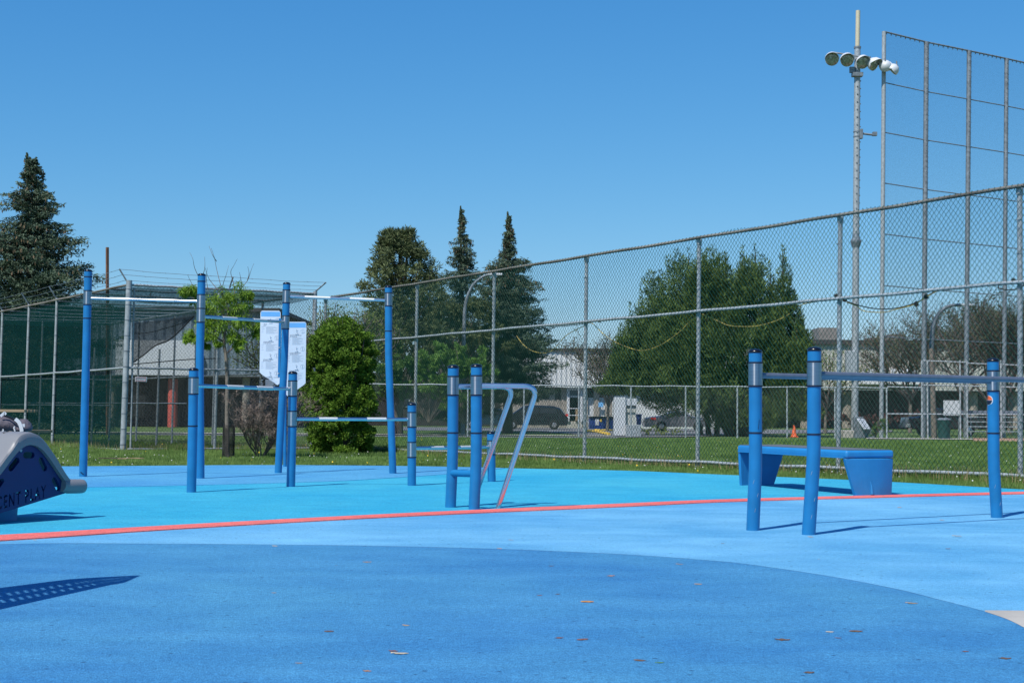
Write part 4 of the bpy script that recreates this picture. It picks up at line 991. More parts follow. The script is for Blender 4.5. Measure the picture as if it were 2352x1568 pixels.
for k in range(22):
    y = 165+k*17.5
    for s in (-1, 1):
        c = W(1969.3-(y-100)*0.0078, y+(4 if s > 0 else 0), dl); box(mb, (c.x+s*0.175*(1 if s > 0 else 0.1), c.y-(0.0 if s > 0 else 0.17), c.z), (0.07, 0.05, 0.05))
mb.build('step_bolts', 'galvd', up_)
mb = MB(); tube(mb, [W(1914, 121, dl), W(1975, 130, dl-0.3), W(2062, 151, dl+0.5)], 0.045, 8); mb.build('crossarm', 'galvd', root)
mb = MB(); box(mb, tuple(W(1969, 172, dl-0.1)), (0.55, 0.4, 0.2)); box(mb, tuple(W(1957, 161, dl-0.1)), (0.25, 0.2, 0.3)); mb.build('mount', 'galvd', root)
def lamp(x, y, aim, s=0.36):
    c = W(x, y, dl-0.4); ax = Vector(aim).normalized()
    mb = MB(); lathe(mb, c, [(0.10, -s*1.0), (s*0.5, -s*0.9), (s*0.82, -s*0.6), (s*0.98, -s*0.2), (s, 0.02)], 24, ax); h = mb.build('floodlight', 'white', root, smooth=True)
    mb = MB(); lathe(mb, c, [(s*0.97, 0.022), (s*0.9, 0.05), (s*0.6, 0.09), (s*0.2, 0.11)], 24, ax); mb.build('lens', LENS, h, smooth=True)
    # visor: half shell above
    side = ax.cross(Vector((0, 0, 1))).normalized(); upv = side.cross(ax); V = []
    for k in range(13):
        a = math.pi*k/12
        for h_ in (-0.02, s*0.75*math.sin(a)+0.02): V.append(tuple(c+(side*math.cos(a)+upv*math.sin(a))*s*1.03+ax*h_))
    mb = MB(); mb.add(V, [(2*k, 2*k+2, 2*k+3, 2*k+1) for k in range(12)]); v_ = mb.build('visor', 'white', h); sm = v_.modifiers.new('s', 'SOLIDIFY'); sm.thickness = 0.015
    mb = MB(); tube(mb, [c-ax*s*0.8, c-ax*s*0.8+Vector((0.0, 0, s*0.9))], 0.04, 6); mb.build('bracket', 'galvd', h)
LENS = mat('floodlight glass', (0.30, 0.32, 0.26), 0.15, 0.3, 0.5, 8)
lamp(1911, 136, (-0.15, -1, -0.35)); lamp(1945.7, 138, (0.0, -1, -0.4)); lamp(1981.6, 143, (0.25, -1, -0.4)); lamp(2008, 148, (0.75, -0.75, -0.55)); lamp(2034, 153, (0.3, 0.9, -0.4), 0.33); lamp(2050, 161, (-0.75, 0.3, -0.6), 0.33)
mb = MB(); tube(mb, [W(1980, 307, dl), W(2013, 311, dl)], 0.06, 6); box(mb, tuple(W(2009, 308, dl)), (0.22, 0.25, 0.2)); box(mb, tuple(W(1977, 308, dl)), (0.18, 0.3, 0.5)); mb.build('side_arm', 'galvd', root)
mb = MB(); box(mb, tuple(W(1955, 831, dl-0.25)), (0.58, 0.35, 1.15)); mb.build('meter_box', 'galv', root, bevel=0.02)
mb = MB(); box(mb, tuple(W(1961, 970, dl-0.3)+Vector((0.22, 0, 0))), (0.5, 0.3, 0.6)); mb.build('junction_box', 'galvd', root, bevel=0.02)
p = GD(1959, dl); mb = MB(); box(mb, (p.x, p.y-0.3, p.z+0.16), (1.4, 1.3, 0.42)); mb.build('footing', 'concrete', root, bevel=0.03)

# street lamps
def street_lamp(pts, dd, r, label):
    root = thing('street_lamp', GD(pts[0][0], dd), label, 'street lamp', 'curved arm street lamps')
    P = smooth([W(x, y, dd) for x, y in pts], 6); P[0].z = gz(dd); n = len(P); mb = MB(); tube(mb, P, [r*(1-0.45*i/n) for i in range(n)], 10); mb.build('curved_pole', 'galvd', root, smooth=True)
    e = P[-1]; mb = MB(); box(mb, (e.x+0.25, e.y, e.z), (0.8, 0.3, 0.12)); mb.build('lamp_head', 'white', root, bevel=0.03)
street_lamp([(1063, 985), (1064, 880), (1066, 760), (1069, 700), (1083, 660), (1105, 638), (1126, 630)], 79, 0.12, 'curved grey street lamp rising in front of the spruces near the centre')
street_lamp([(2136, 1000), (2138, 880), (2140, 790), (2145, 745), (2158, 718), (2180, 703), (2212, 700)], 84, 0.15, 'curved grey street lamp behind the backstop poles on the right')
mb = MB(); tube(mb, [GD(247, 62), W(246.5, 568, 62)], 0.07, 4); tag(mb.build('steel_pole', 'rust', None, at=GD(247, 62)), 'plain rusty square pole rising behind the batting cage', 'pole')

# ------------------------------------------------------------------ buildings
def siding(mb, p0, p1, z0, z1_, per=0.32, dep=0.05):
    p0 = Vector(p0); p1 = Vector(p1); L_ = (p1-p0).length; u_ = (p1-p0)/L_; nrm_ = Vector((u_.y, -u_.x, 0)); n = int(L_/(per/4)); V = []
    for i in range(n+1):
        o_ = dep if (i % 4) in (0, 1) else 0.0; p = p0+u_*(L_*i/n)+nrm_*o_; V += [(p.x, p.y, z0), (p.x, p.y, z1_)]
    mb.add(V, [(2*i, 2*i+2, 2*i+3, 2*i+1) for i in range(n)])
def zz(y, x, d): return W(x, y, d).z
gB = gz(120)
# right: cream corrugated storey over a dark recessed ground floor
dR = 120
root = thing('warehouse', GD(2100, dR), 'cream corrugated warehouse with dark ground floor behind the backstop', 'building')
xl, xr = GD(1700, dR).x, GD(2900, dR).x; zt_, zb_ = zz(793, 2000, dR), zz(896, 2000, dR)
mb = MB(); siding(mb, (xl, dR-2, 0), (xr, dR-2, 0), zb_, zt_); siding(mb, (xl, dR+20, 0), (xl, dR-2, 0), zb_, zt_); mb.build('corrugated_wall', 'siding', root)
mb = MB(); box(mb, ((xl+xr)/2, dR+9, zt_+0.15), (xr-xl+0.6, 22.6, 0.36)); mb.build('roof', 'roofdark', root)
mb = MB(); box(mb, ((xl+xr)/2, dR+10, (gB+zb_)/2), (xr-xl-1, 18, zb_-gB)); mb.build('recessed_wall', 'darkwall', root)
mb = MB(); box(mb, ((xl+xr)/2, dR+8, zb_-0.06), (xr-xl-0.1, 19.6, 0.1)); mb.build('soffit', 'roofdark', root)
for x in (1845, 1940, 2128, 2226, 2325):
    p = GD(x, dR); mb = MB(); tube(mb, [Vector((p.x, dR-0.9, gB)), Vector((p.x, dR-0.9, zb_))], 0.42, 14); mb.build('column', 'stone', root, smooth=True)
for (x0, x1, y0, y1) in ((1878, 1930, 757, 787), (2042, 2074, 772, 787), (2000, 2038, 779, 787)):
    a_, b2 = W(x0, y0, dR+4), W(x1, y1, dR+4); mb = MB(); box(mb, ((a_.x+b2.x)/2, dR+5, (a_.z+zt_)/2+0.15), (b2.x-a_.x, 3, max(0.3, a_.z-zt_))); mb.build('rooftop_unit', 'roofgrey', root)
a_, b2 = W(1975, 842, dR-4), W(2112, 884, dR-4)
mb = MB(); box(mb, ((a_.x+b2.x)/2, dR-3.6, b2.z+0.28), (b2.x-a_.x, 2.6, 0.5)); mb.build('canopy', 'whitewall', root)
mb = MB(); box(mb, ((a_.x+b2.x)/2, dR-3.0, (a_.z+b2.z)/2+0.6), (b2.x-a_.x, 0.3, 0.62)); sb_ = mb.build('sign_band', 'concrete', root)
mb = MB()
for i, x in enumerate((1986, 2000, 2014, 2028, 2052, 2068, 2086, 2100)):
    c = W(x, 852+(i % 3), dR-3.9)
    if i % 2: lathe(mb, c, [(0.24, 0), (0.24, 0.06)], 14, (0, -1, 0))
    else: box(mb, (c.x, c.y, c.z), (0.32, 0.06, 0.4))
mb.build('sign_shapes', 'white', sb_)
for (x0, x1) in ((1950, 1975), (2000, 2050), (2070, 2110), (2150, 2200), (2240, 2290)):
    a_, b2 = W(x0, 905, dR), W(x1, 965, dR); mb = MB(); box(mb, ((a_.x+b2.x)/2, dR+6.9, (a_.z+b2.z)/2), (b2.x-a_.x, 0.1, a_.z-b2.z)); mb.build('window', 'glass', root)
# middle: white siding over stone, open loading door
dM = 110; gM = gz(dM)
root = thing('depot', GD(1330, dM), 'white depot with stone base, open loading door and tall windows, centre', 'building')
xl, xr = GD(1150, dM).x, GD(1700, dM).x; zt_, zb_ = zz(806, 1330, dM), zz(889, 1330, dM)
mb = MB(); siding(mb, (xl, dM-0.5, 0), (xr, dM-0.5, 0), zb_, zt_, 0.36, 0.06); mb.build('siding_wall', 'whitewall', root)
mb = MB(); box(mb, ((xl+xr)/2, dM+9, zt_+0.08), (xr-xl+0.4, 19.4, 0.18)); mb.build('roof', 'roofdark', root)
zs0 = gM
def seg(x0, x1, y0, y1, dd, th, name, m, fr=0.0):
    a_, b2 = W(x0, y0, dd), W(x1, y1, dd); mb = MB(); box(mb, ((a_.x+b2.x)/2, dM+fr, (a_.z+max(b2.z, gM))/2), (b2.x-a_.x, th, a_.z-max(b2.z, gM))); return mb.build(name, m, root)
# stone wall pieces around openings
for (x0, x1) in ((1150, 1246), (1261, 1274), (1288.6, 1302), (1338, 1350), (1364, 1376.5), (1390, 1406)):
    seg(x0, x1, 889.5, 990, dM, 0.5, 'stone_wall', 'stone', 0.3)
for (x0, x1) in ((1246, 1261), (1274, 1288.6)):
    seg(x0, x1, 917, 990, dM, 0.5, 'stone_wall', 'stone', 0.3)
seg(1302, 1338, 967, 990, dM, 0.5, 'loading_base', 'concrete', 0.3)
for (x0, x1, y1) in ((1246, 1261, 917), (1274, 1288.6, 917), (1350, 1364, 912.5), (1376.5, 1390, 912.5)):
    w_ = seg(x0, x1, 890, y1, dM, 0.1, 'window', 'glass', 0.45)
for (x0, x1) in ((1350, 1364), (1376.5, 1390)): seg(x0, x1, 912.6, 990, dM, 0.2, 'white_panel', 'white', 0.35)
seg(1406, 1700, 889.5, 990, dM, 0.5, 'white_wall', 'whitewall', 0.3)
seg(1302, 1308, 890, 967, dM, 0.7, 'door_frame', 'white', 0.25); seg(1332.5, 1338, 890, 967, dM, 0.7, 'door_frame', 'white', 0.25); seg(1308, 1332.5, 890, 896, dM, 0.7, 'door_frame', 'white', 0.25)
seg(1308, 1332.5, 896, 908, dM, 0.1, 'transom', 'bluesiding', 0.5); seg(1308, 1332.5, 908, 912.5, dM, 0.3, 'door_frame', 'white', 0.35)
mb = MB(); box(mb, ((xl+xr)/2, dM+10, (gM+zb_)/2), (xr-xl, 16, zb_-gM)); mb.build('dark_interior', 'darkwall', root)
seg(1322, 1327, 938, 966, dM, 0.4, 'cardboard_stack', 'wood', 0.1)
a_, b2 = W(1336, 938, dM-2), W(1372, 985, dM-2); mb = MB()
for z_ in (a_.z, a_.z-0.5): tube(mb, [Vector((a_.x-1.0, dM-1.2, z_)), Vector((a_.x, dM-1.2, z_)), Vector((b2.x, dM-1.2, z_-1.1))], 0.03, 5)
for t_ in (0, 0.5, 1): tube(mb, [Vector((a_.x+(b2.x-a_.x)*t_, dM-1.2, gM)), Vector((a_.x+(b2.x-a_.x)*t_, dM-1.2, a_.z-1.1*t_))], 0.03, 5)
mb.build('stair_railing', 'white', root)
mb = MB(); box(mb, tuple(W(1380, 929, dM-0.1)), (0.35, 0.04, 0.35)); mb.build('wall_notice', 'boardblue', root)
# left: blue grey corrugated hall behind the cage
dL = 100; gL = gz(dL)
root = thing('corrugated_hall', GD(300, dL), 'blue grey corrugated hall with a white bay and red column behind the cage', 'building')
xl, xr = GD(-500, dL).x, GD(640, dL).x; zt_, zb_ = zz(715, 400, dL), zz(862, 400, dL)
xa, xb_ = GD(345, dL).x, GD(452, dL).x
mb = MB(); siding(mb, (xl, dL, 0), (xa, dL, 0), zb_, zt_, 0.6, 0.12); siding(mb, (xb_, dL, 0), (xr, dL, 0), zb_, zt_, 0.6, 0.12); mb.build('corrugated_wall', 'bluesiding', root)
z78 = zz(783, 400, dL); mb = MB(); siding(mb, (xa, dL, 0), (xb_, dL, 0), z78, zt_, 0.6, 0.12); mb.build('upper_cladding', 'bluesiding', root)
mb = MB(); box(mb, ((GD(272, dL).x+xb_)/2, dL-0.6, (zb_+z78)/2), (xb_-GD(272, dL).x, 1.0, z78-zb_)); mb.build('white_bay', 'white', root)
mb = MB(); box(mb, ((xl+xr)/2, dL+8, zt_+0.12), (xr-xl, 17, 0.25)); mb.build('roof', 'roofdark', root)
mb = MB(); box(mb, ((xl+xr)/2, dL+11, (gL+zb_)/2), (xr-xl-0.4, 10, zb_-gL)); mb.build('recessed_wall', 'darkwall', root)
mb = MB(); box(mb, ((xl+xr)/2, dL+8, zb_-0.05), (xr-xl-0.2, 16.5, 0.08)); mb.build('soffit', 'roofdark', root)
for x, m_n, r_ in ((397, 'red', 0.33), (140, 'stone', 0.25), (250, 'stone', 0.25), (560, 'stone', 0.25), (20, 'stone', 0.25)):
    p = GD(x, dL); mb = MB(); tube(mb, [Vector((p.x, dL-0.2 if m_n == 'red' else dL+0.6, gL)), Vector((p.x, dL-0.2 if m_n == 'red' else dL+0.6, zb_-(0.25 if m_n == 'red' else 0)))], r_, 12); cO = mb.build('column', m_n, root, smooth=True)
    if m_n == 'red': cO['label'] = 'red column'
for (x0, x1, y0, y1) in ((180, 215, 905, 940), (250, 300, 905, 960), (470, 500, 900, 970)):
    a_, b2 = W(x0, y0, dL), W(x1, y1, dL); mb = MB(); box(mb, ((a_.x+b2.x)/2, dL+5.9, (a_.z+b2.z)/2), (b2.x-a_.x, 0.1, a_.z-b2.z)); mb.build('window', 'glass', root)
# dark low house between the trees
dH = 118; gH = gz(dH)
root = thing('low_house', GD(950, dH), 'low dark brick building half hidden behind the shrubs left of centre', 'building')
xl, xr = GD(645, dH).x, GD(1225, dH).x; zt_ = zz(862, 950, dH)
BR = mat('dark brick', (0.035, 0.032, 0.032), 0.9, 0, 0.3, 2)
mb = MB(); box(mb, ((xl+xr)/2, dH+5, (gH+zt_)/2), (xr-xl, 10, zt_-gH)); mb.build('wall', BR, root)
mb = MB(); box(mb, ((xl+xr)/2, dH+5, zt_+0.1), (xr-xl+0.5, 10.6, 0.2)); mb.build('roof', 'roofdark', root)
for x in (700, 800, 915, 1010, 1110, 1185):
    a_, b2 = W(x, 895, dH), W(x+26, 935, dH); mb = MB(); box(mb, ((a_.x+b2.x)/2, dH-0.03, (a_.z+b2.z)/2), (b2.x-a_.x, 0.1, a_.z-b2.z)); wf = mb.build('window', 'white', root)
    mb = MB(); box(mb, ((a_.x+b2.x)/2, dH-0.09, (a_.z+b2.z)/2), (b2.x-a_.x-0.15, 0.05, a_.z-b2.z-0.15)); mb.build('pane', 'glass', wf)

# ------------------------------------------------------------------ small far things
# white cabinet
dk_ = 74.0; root = thing('utility_cabinet', GD(1440, dk_), 'big white utility cabinet with stepped grey side at the lawn edge', 'cabinet')
def fb(x0, x1, y0, y1, dd, th, name, m, par=None, bev=0):
    a_, b2 = W(x0, y0, dd), W(x1, y1, dd); mb = MB(); box(mb, ((a_.x+b2.x)/2, dd+th/2, (a_.z+b2.z)/2), (b2.x-a_.x, th, a_.z-b2.z)); return mb.build(name, m, par, bevel=bev)
fb(1411, 1437, 912, 1000, dk_, 0.8, 'front_body', 'white', root, 0.02); fb(1437, 1463, 915, 931, dk_+0.1, 0.7, 'side_hood', 'white', root, 0.01)
fb(1440, 1461, 931, 938, dk_+0.25, 0.5, 'side_recess', 'galvd', root); fb(1437, 1462, 938, 946, dk_+0.12, 0.6, 'side_ledge', 'siding', root)
fb(1438, 1460, 946, 975, dk_+0.2, 0.5, 'side_door', 'siding', root); fb(1416, 1437, 1000, 1007, dk_+0.05, 0.6, 'vent', 'black', root)
fb(1415, 1438, 1007, 1012, dk_, 0.8, 'plinth', 'concrete', root); fb(1438, 1472, 975, 1013, dk_-0.3, 0.9, 'transformer_box', 'galv', root, 0.02)
# dumpster
dd_ = 98; root = thing('dumpster', GD(1382, dd_), 'long dark blue dumpster with two paper notices in front of the depot', 'dumpster')
fb(1355, 1411, 958, 985, dd_, 1.4, 'bin_body', 'dumpblue', root, 0.03); fb(1354, 1412, 956, 959, dd_-0.1, 1.6, 'lid', 'black', root)
fb(1367, 1375.5, 961, 976, dd_-0.03, 0.02, 'white_notice', 'white', root); fb(1377.5, 1382.5, 961.5, 968, dd_-0.03, 0.02, 'yellow_notice', 'yellow', root)
dd_ = 96; root = thing('wheelie_bin', GD(1468, dd_), 'blue wheelie bin standing beside the white cabinet', 'bin')
a_ = W(1462, 953, dd_); b2 = W(1474, 981, dd_); mb = MB(); 
prism(mb, [(a_.x+0.05, dd_, b2.z+0.1), (b2.x-0.05, dd_, b2.z+0.1), (b2.x, dd_, a_.z), (a_.x, dd_, a_.z)], (0, 0.5, 0)); mb.build('bin_body', 'dumpblue', root, bevel=0.02)
fb(1461, 1475, 950.5, 953.2, dd_-0.05, 0.6, 'lid', 'dumpblue', root)
for x in (1464, 1472):
    mb = MB(); lathe(mb, (W(x, 980, dd_).x, dd_+0.5, gz(dd_)+0.1), [(0.1, 0), (0.1, 0.05)], 12, (1, 0, 0)); mb.build('wheel', 'tyre', root)
fb(1350, 1362, 977, 987, 88, 2.4, 'curb', 'yellow', None)
bpy.data.objects.remove(bpy.data.objects['curb'])
P = [GD(x, d_) for x, d_ in ((1342, 92), (1372, 88), (1384, 84), (1398, 79))]; mb = MB(); tube(mb, [p+Vector((0, 0, 0.06)) for p in P], 0.11, 6); o = mb.build('painted_kerb', 'yellow', None, at=P[0]); o['kind'] = 'structure'
P = [GD(x, d_) for x, d_ in ((1366, 96.5), (1412, 95.5))]; mb = MB(); tube(mb, [p+Vector((0, 0, 0.04)) for p in P], 0.08, 6); o = mb.build('painted_kerb', 'yellow', None, at=P[0]); o['kind'] = 'structure'
# cars, side-on
def car(name, xrear, ybase, dd, Lc, prof, paint, label, wheels, face=-1, glassp=None, extra=None):
    p0 = GD(xrear, dd); root = thing(name, p0, label, 'car', 'cars parked beyond the lawn'); hw = 0.88
    # prof: (x from rear, z) ; face -1: the nose points left
    pts = [(p0.x+face*x, z+p0.z) for x, z in prof]
    n = len(pts); V = []
    for (yy, k) in ((0, 0.93), (0.12, 1.0), (1.64, 1.0), (1.76, 0.93)):
        for (x, z) in pts: V.append((x, dd+yy, p0.z+(z-p0.z)*(k if z-p0.z > 0.8 else 1)))
    Fc = [tuple(range(n)) if face < 0 else tuple(range(n))[::-1], tuple(3*n+i for i in range(n))[::-1] if face < 0 else tuple(3*n+i for i in range(n))]
    for a in range(3):
        for i in range(n):
            j = (i+1) % n; Fc.append((a*n+i, (a+1)*n+i, (a+1)*n+j, a*n+j))
    mb = MB(); mb.add(V, Fc); mb.build('body', paint, root, smooth=True)
    if glassp:
        for gp in glassp:
            mb = MB(); prism(mb, [(p0.x+face*x, dd-0.006, p0.z+z) for x, z in gp], (0, 0.05, 0)); mb.build('side_window', 'glass', root)
    for xw in wheels:
        mb = MB(); lathe(mb, (p0.x+face*xw, dd-0.02, p0.z+0.33), [(0.24, -0.02), (0.33, 0.0), (0.33, 0.2), (0.24, 0.22)], 20, (0, 1, 0)); wh = mb.build('wheel', 'tyre', root, smooth=False)
        mb = MB(); lathe(mb, (p0.x+face*xw, dd-0.035, p0.z+0.33), [(0.05, -0.02), (0.21, 0.0), (0.22, 0.03)], 10, (0, 1, 0)); mb.build('rim', 'rim', wh)
    return root, p0
r_, p0 = car('parked_suv', 1305, 988, 100, 4.7, [(0.05, 0.3), (0.0, 0.75), (0.12, 1.0), (0.55, 1.45), (1.0, 1.6), (2.6, 1.66), (3.1, 1.55), (3.7, 1.12), (4.6, 0.95), (4.75, 0.7), (4.7, 0.3)], 'carblack', 'black suv parked in front of the depot behind the dip station', (0.95, 3.75), -1,
    [[(0.75, 1.12), (0.85, 1.45), (1.9, 1.52), (1.9, 1.12)], [(2.0, 1.12), (2.0, 1.52), (2.9, 1.48), (3.35, 1.12)]])
mb = MB(); box(mb, (p0.x-0.1, 99.97, p0.z+1.0), (0.18, 0.08, 0.16)); mb.build('tail_light', 'taillight', r_)
r_, p0 = car('parked_car', 1200, 988, 104, 4.5, [(0.05, 0.3), (0.0, 0.8), (0.9, 0.98), (1.5, 1.38), (2.6, 1.42), (3.4, 1.0), (4.4, 0.85), (4.5, 0.3)], 'carblue', 'dark teal car parked beyond the black suv', (0.85, 3.6), -1, [[(1.2, 1.0), (1.6, 1.3), (2.6, 1.33), (3.1, 1.0)]])
r_, p0 = car('silver_car', 1478, 990, 96, 4.4, [(0.1, 0.28), (0.0, 0.62), (0.12, 0.86), (0.5, 0.94), (1.3, 1.02), (1.75, 1.28), (2.6, 1.30), (3.1, 0.98), (4.2, 0.82), (4.4, 0.3)], 'carsilver', 'silver coupe with orange tail light parked beside the juniper', (1.15, 3.55), 1, [[(1.45, 1.02), (1.8, 1.22), (2.5, 1.24), (2.9, 1.0)]])
mb = MB(); box(mb, (p0.x+0.62, 95.97, p0.z+0.82), (0.32, 0.06, 0.14)); mb.build('tail_light', 'taillight', r_)
r_, p0 = car('parked_pickup', 2262, 1000, 86, 4.6, [(0.05, 0.45), (0.0, 1.05), (1.6, 1.07), (1.75, 1.6), (2.9, 1.62), (3.3, 1.15), (4.4, 1.05), (4.5, 0.45)], 'carblack', 'dark pickup parked behind the dugout fence on the right', (0.9, 3.6), -1, [[(1.85, 1.15), (1.9, 1.5), (2.8, 1.52), (3.1, 1.15)]])
mb = MB(); box(mb, (p0.x-4.45, 86.0, p0.z+0.6), (0.15, 0.5, 0.2)); mb.build('bumper', 'rim', r_)
# traffic cone
p = GD(1824, 77); p.z = gz(77); root = thing('traffic_cone', p, 'orange traffic cone with white bands at the lawn edge', 'traffic cone')
mb = MB(); lathe(mb, p, [(0.17, 0.03), (0.13, 0.12), (0.05, 0.55), (0.035, 0.62)], 14); mb.build('cone_body', 'orange', root, smooth=True)
mb = MB(); box(mb, (p.x, p.y, p.z+0.02), (0.38, 0.38, 0.04)); mb.build('cone_base', 'orange', root)
for z0_ in (0.27, 0.42): mb = MB(); lathe(mb, (p.x, p.y, p.z+z0_), [(0.105-(z0_-0.2)*0.17+0.006, 0), (0.105-(z0_-0.12)*0.17+0.006, 0.07)], 14); mb.build('white_band', 'white', root)
# slanted info panel
p = GD(1987, 75); root = thing('information_lectern', p, 'white slanted information panel on a grey block by the stadium light', 'sign')
mb = MB(); prism(mb, [(p.x-0.5, 75, gz(75)), (p.x+0.5, 75, gz(75)), (p.x+0.42, 75, W(2000, 986, 75).z-0.05), (p.x-0.35, 75, W(1970, 966, 75).z-0.05)], (0, 0.5, 0)); mb.build('block', 'galvd', root)
q = [W(1967, 960, 75.1), W(1985.5, 962, 75.5), W(2000, 984, 75.0), W(1985, 984.5, 74.6)]; mb = MB(); prism(mb, q, (0, 0.02, -0.05)); pl = mb.build('panel', 'white', root)
mb = MB()
for k in range(5): a_ = q[0].lerp(q[3], 0.15+0.17*k); b2 = q[1].lerp(q[2], 0.15+0.17*k); tube(mb, [a_.lerp(b2, 0.12)+Vector((0, -0.02, 0.012)), a_.lerp(b2, 0.8)+Vector((0, -0.02, 0.012))], 0.012, 4)
mb.build('print_lines', 'ink', pl)
# dugout fence frame, white board, trash bin, bleachers
DD = 74.0
root = thing('dugout_fence', GD(2200, DD), 'tall chain link dugout frame behind the backstop poles on the right', 'fence')
yt_ = 827
fx = [2118, 2131, 2206, 2222, 2300, 2380]
for x in fx:
    p = GD(x, DD); mb = MB(); tube(mb, [p, Vector((p.x, DD, W(x, yt_, DD).z))], 0.045, 8); mb.build('post', 'galv', root, smooth=True)
for (x0, y0, x1, y1) in ((2118, 828, 2222, 832), (2222, 834, 2380, 840), (2037, 888, 2118, 890), (2118, 884, 2380, 890), (2037, 950, 2380, 952), (2037, 950, 2118, 951)):
    mb = MB(); tube(mb, [W(x0, y0, DD), W(x1, y1, DD)], 0.035, 7); mb.build('rail', 'galv', root)
a, bq = GD(2037, DD), GD(2400, DD)
chainlink('wire_mesh', root, (a.x, DD+0.05), (bq.x, DD+0.05), lambda f_: gz(DD)+0.05, lambda f_: W(2200, 890 if f_ < 0.22 else 832, DD).z, w_=0.13, h_=0.14, r=0.0036, m='wiregrey', spike=0.02, sides=2)
mb = MB(); p = W(2148, 770, 76); g_ = GD(2146, 76); root2 = thing('wooden_pole', g_, 'weathered brown wooden pole standing left of the dugout', 'pole')
tube(mb, [g_, W(2139, 800, 76)], [0.15, 0.12], 10); mb.build('shaft', 'barkgrey', root2, smooth=True)
mb = MB(); a_, b2 = W(2167, 919, 77), W(2206, 954, 77); root2 = thing('white_board', GD(2187, 77), 'blank white board mounted behind the dugout fence', 'sign')
box(mb, ((a_.x+b2.x)/2, 77, (a_.z+b2.z)/2), (b2.x-a_.x, 0.04, a_.z-b2.z)); mb.build('panel', 'white', root2)
mb = MB()
for x in (2172, 2202): tube(mb, [GD(x, 77.05), W(x, 925, 77.05)], 0.03, 6)
mb.build('stand', 'galvd', root2)
p = GD(2168, 73); root2 = thing('litter_bin', p, 'dark green mesh litter bin beside the dugout fence', 'bin')
mb = MB(); lathe(mb, p, [(0.28, 0), (0.33, 0.9), (0.34, 0.93)], 16); mb.build('barrel', mat('bin green', (0.01, 0.05, 0.045), 0.6), root2, smooth=True)
mb = MB(); lathe(mb, p+Vector((0, 0, 0.93)), [(0.35, 0), (0.35, 0.04), (0.2, 0.1)], 16); mb.build('rim', 'galvd', root2)
root2 = thing('bleachers', GD(2290, 80), 'low grey bleachers behind the dugout fence at the right', 'bleachers')
for k in range(4):
    a_, b2 = W(2222, 990-k*11, 79+k*0.6), W(2345, 990-k*11, 79+k*0.6); mb = MB(); box(mb, ((a_.x+b2.x)/2, 79+k*0.6, a_.z), (b2.x-a_.x, 0.28, 0.05)); mb.build('seat_plank', 'galv', root2)
a_, b2 = W(2180, 942, 81.6), W(2345, 953, 81.6); mb = MB(); box(mb, ((a_.x+b2.x)/2, 81.6, (a_.z+b2.z)/2), (b2.x-a_.x, 0.06, a_.z-b2.z)); mb.build('backboard', mat('grey blue board', (0.16, 0.18, 0.23), 0.7), root2)
for x in (2230, 2285, 2340): mb = MB(); tube(mb, [GD(x, 79), W(x, 950, 81.5)], 0.03, 6); tube(mb, [GD(x, 81.5), W(x, 950, 81.5)], 0.03, 6); mb.build('support', 'galvd', root2)

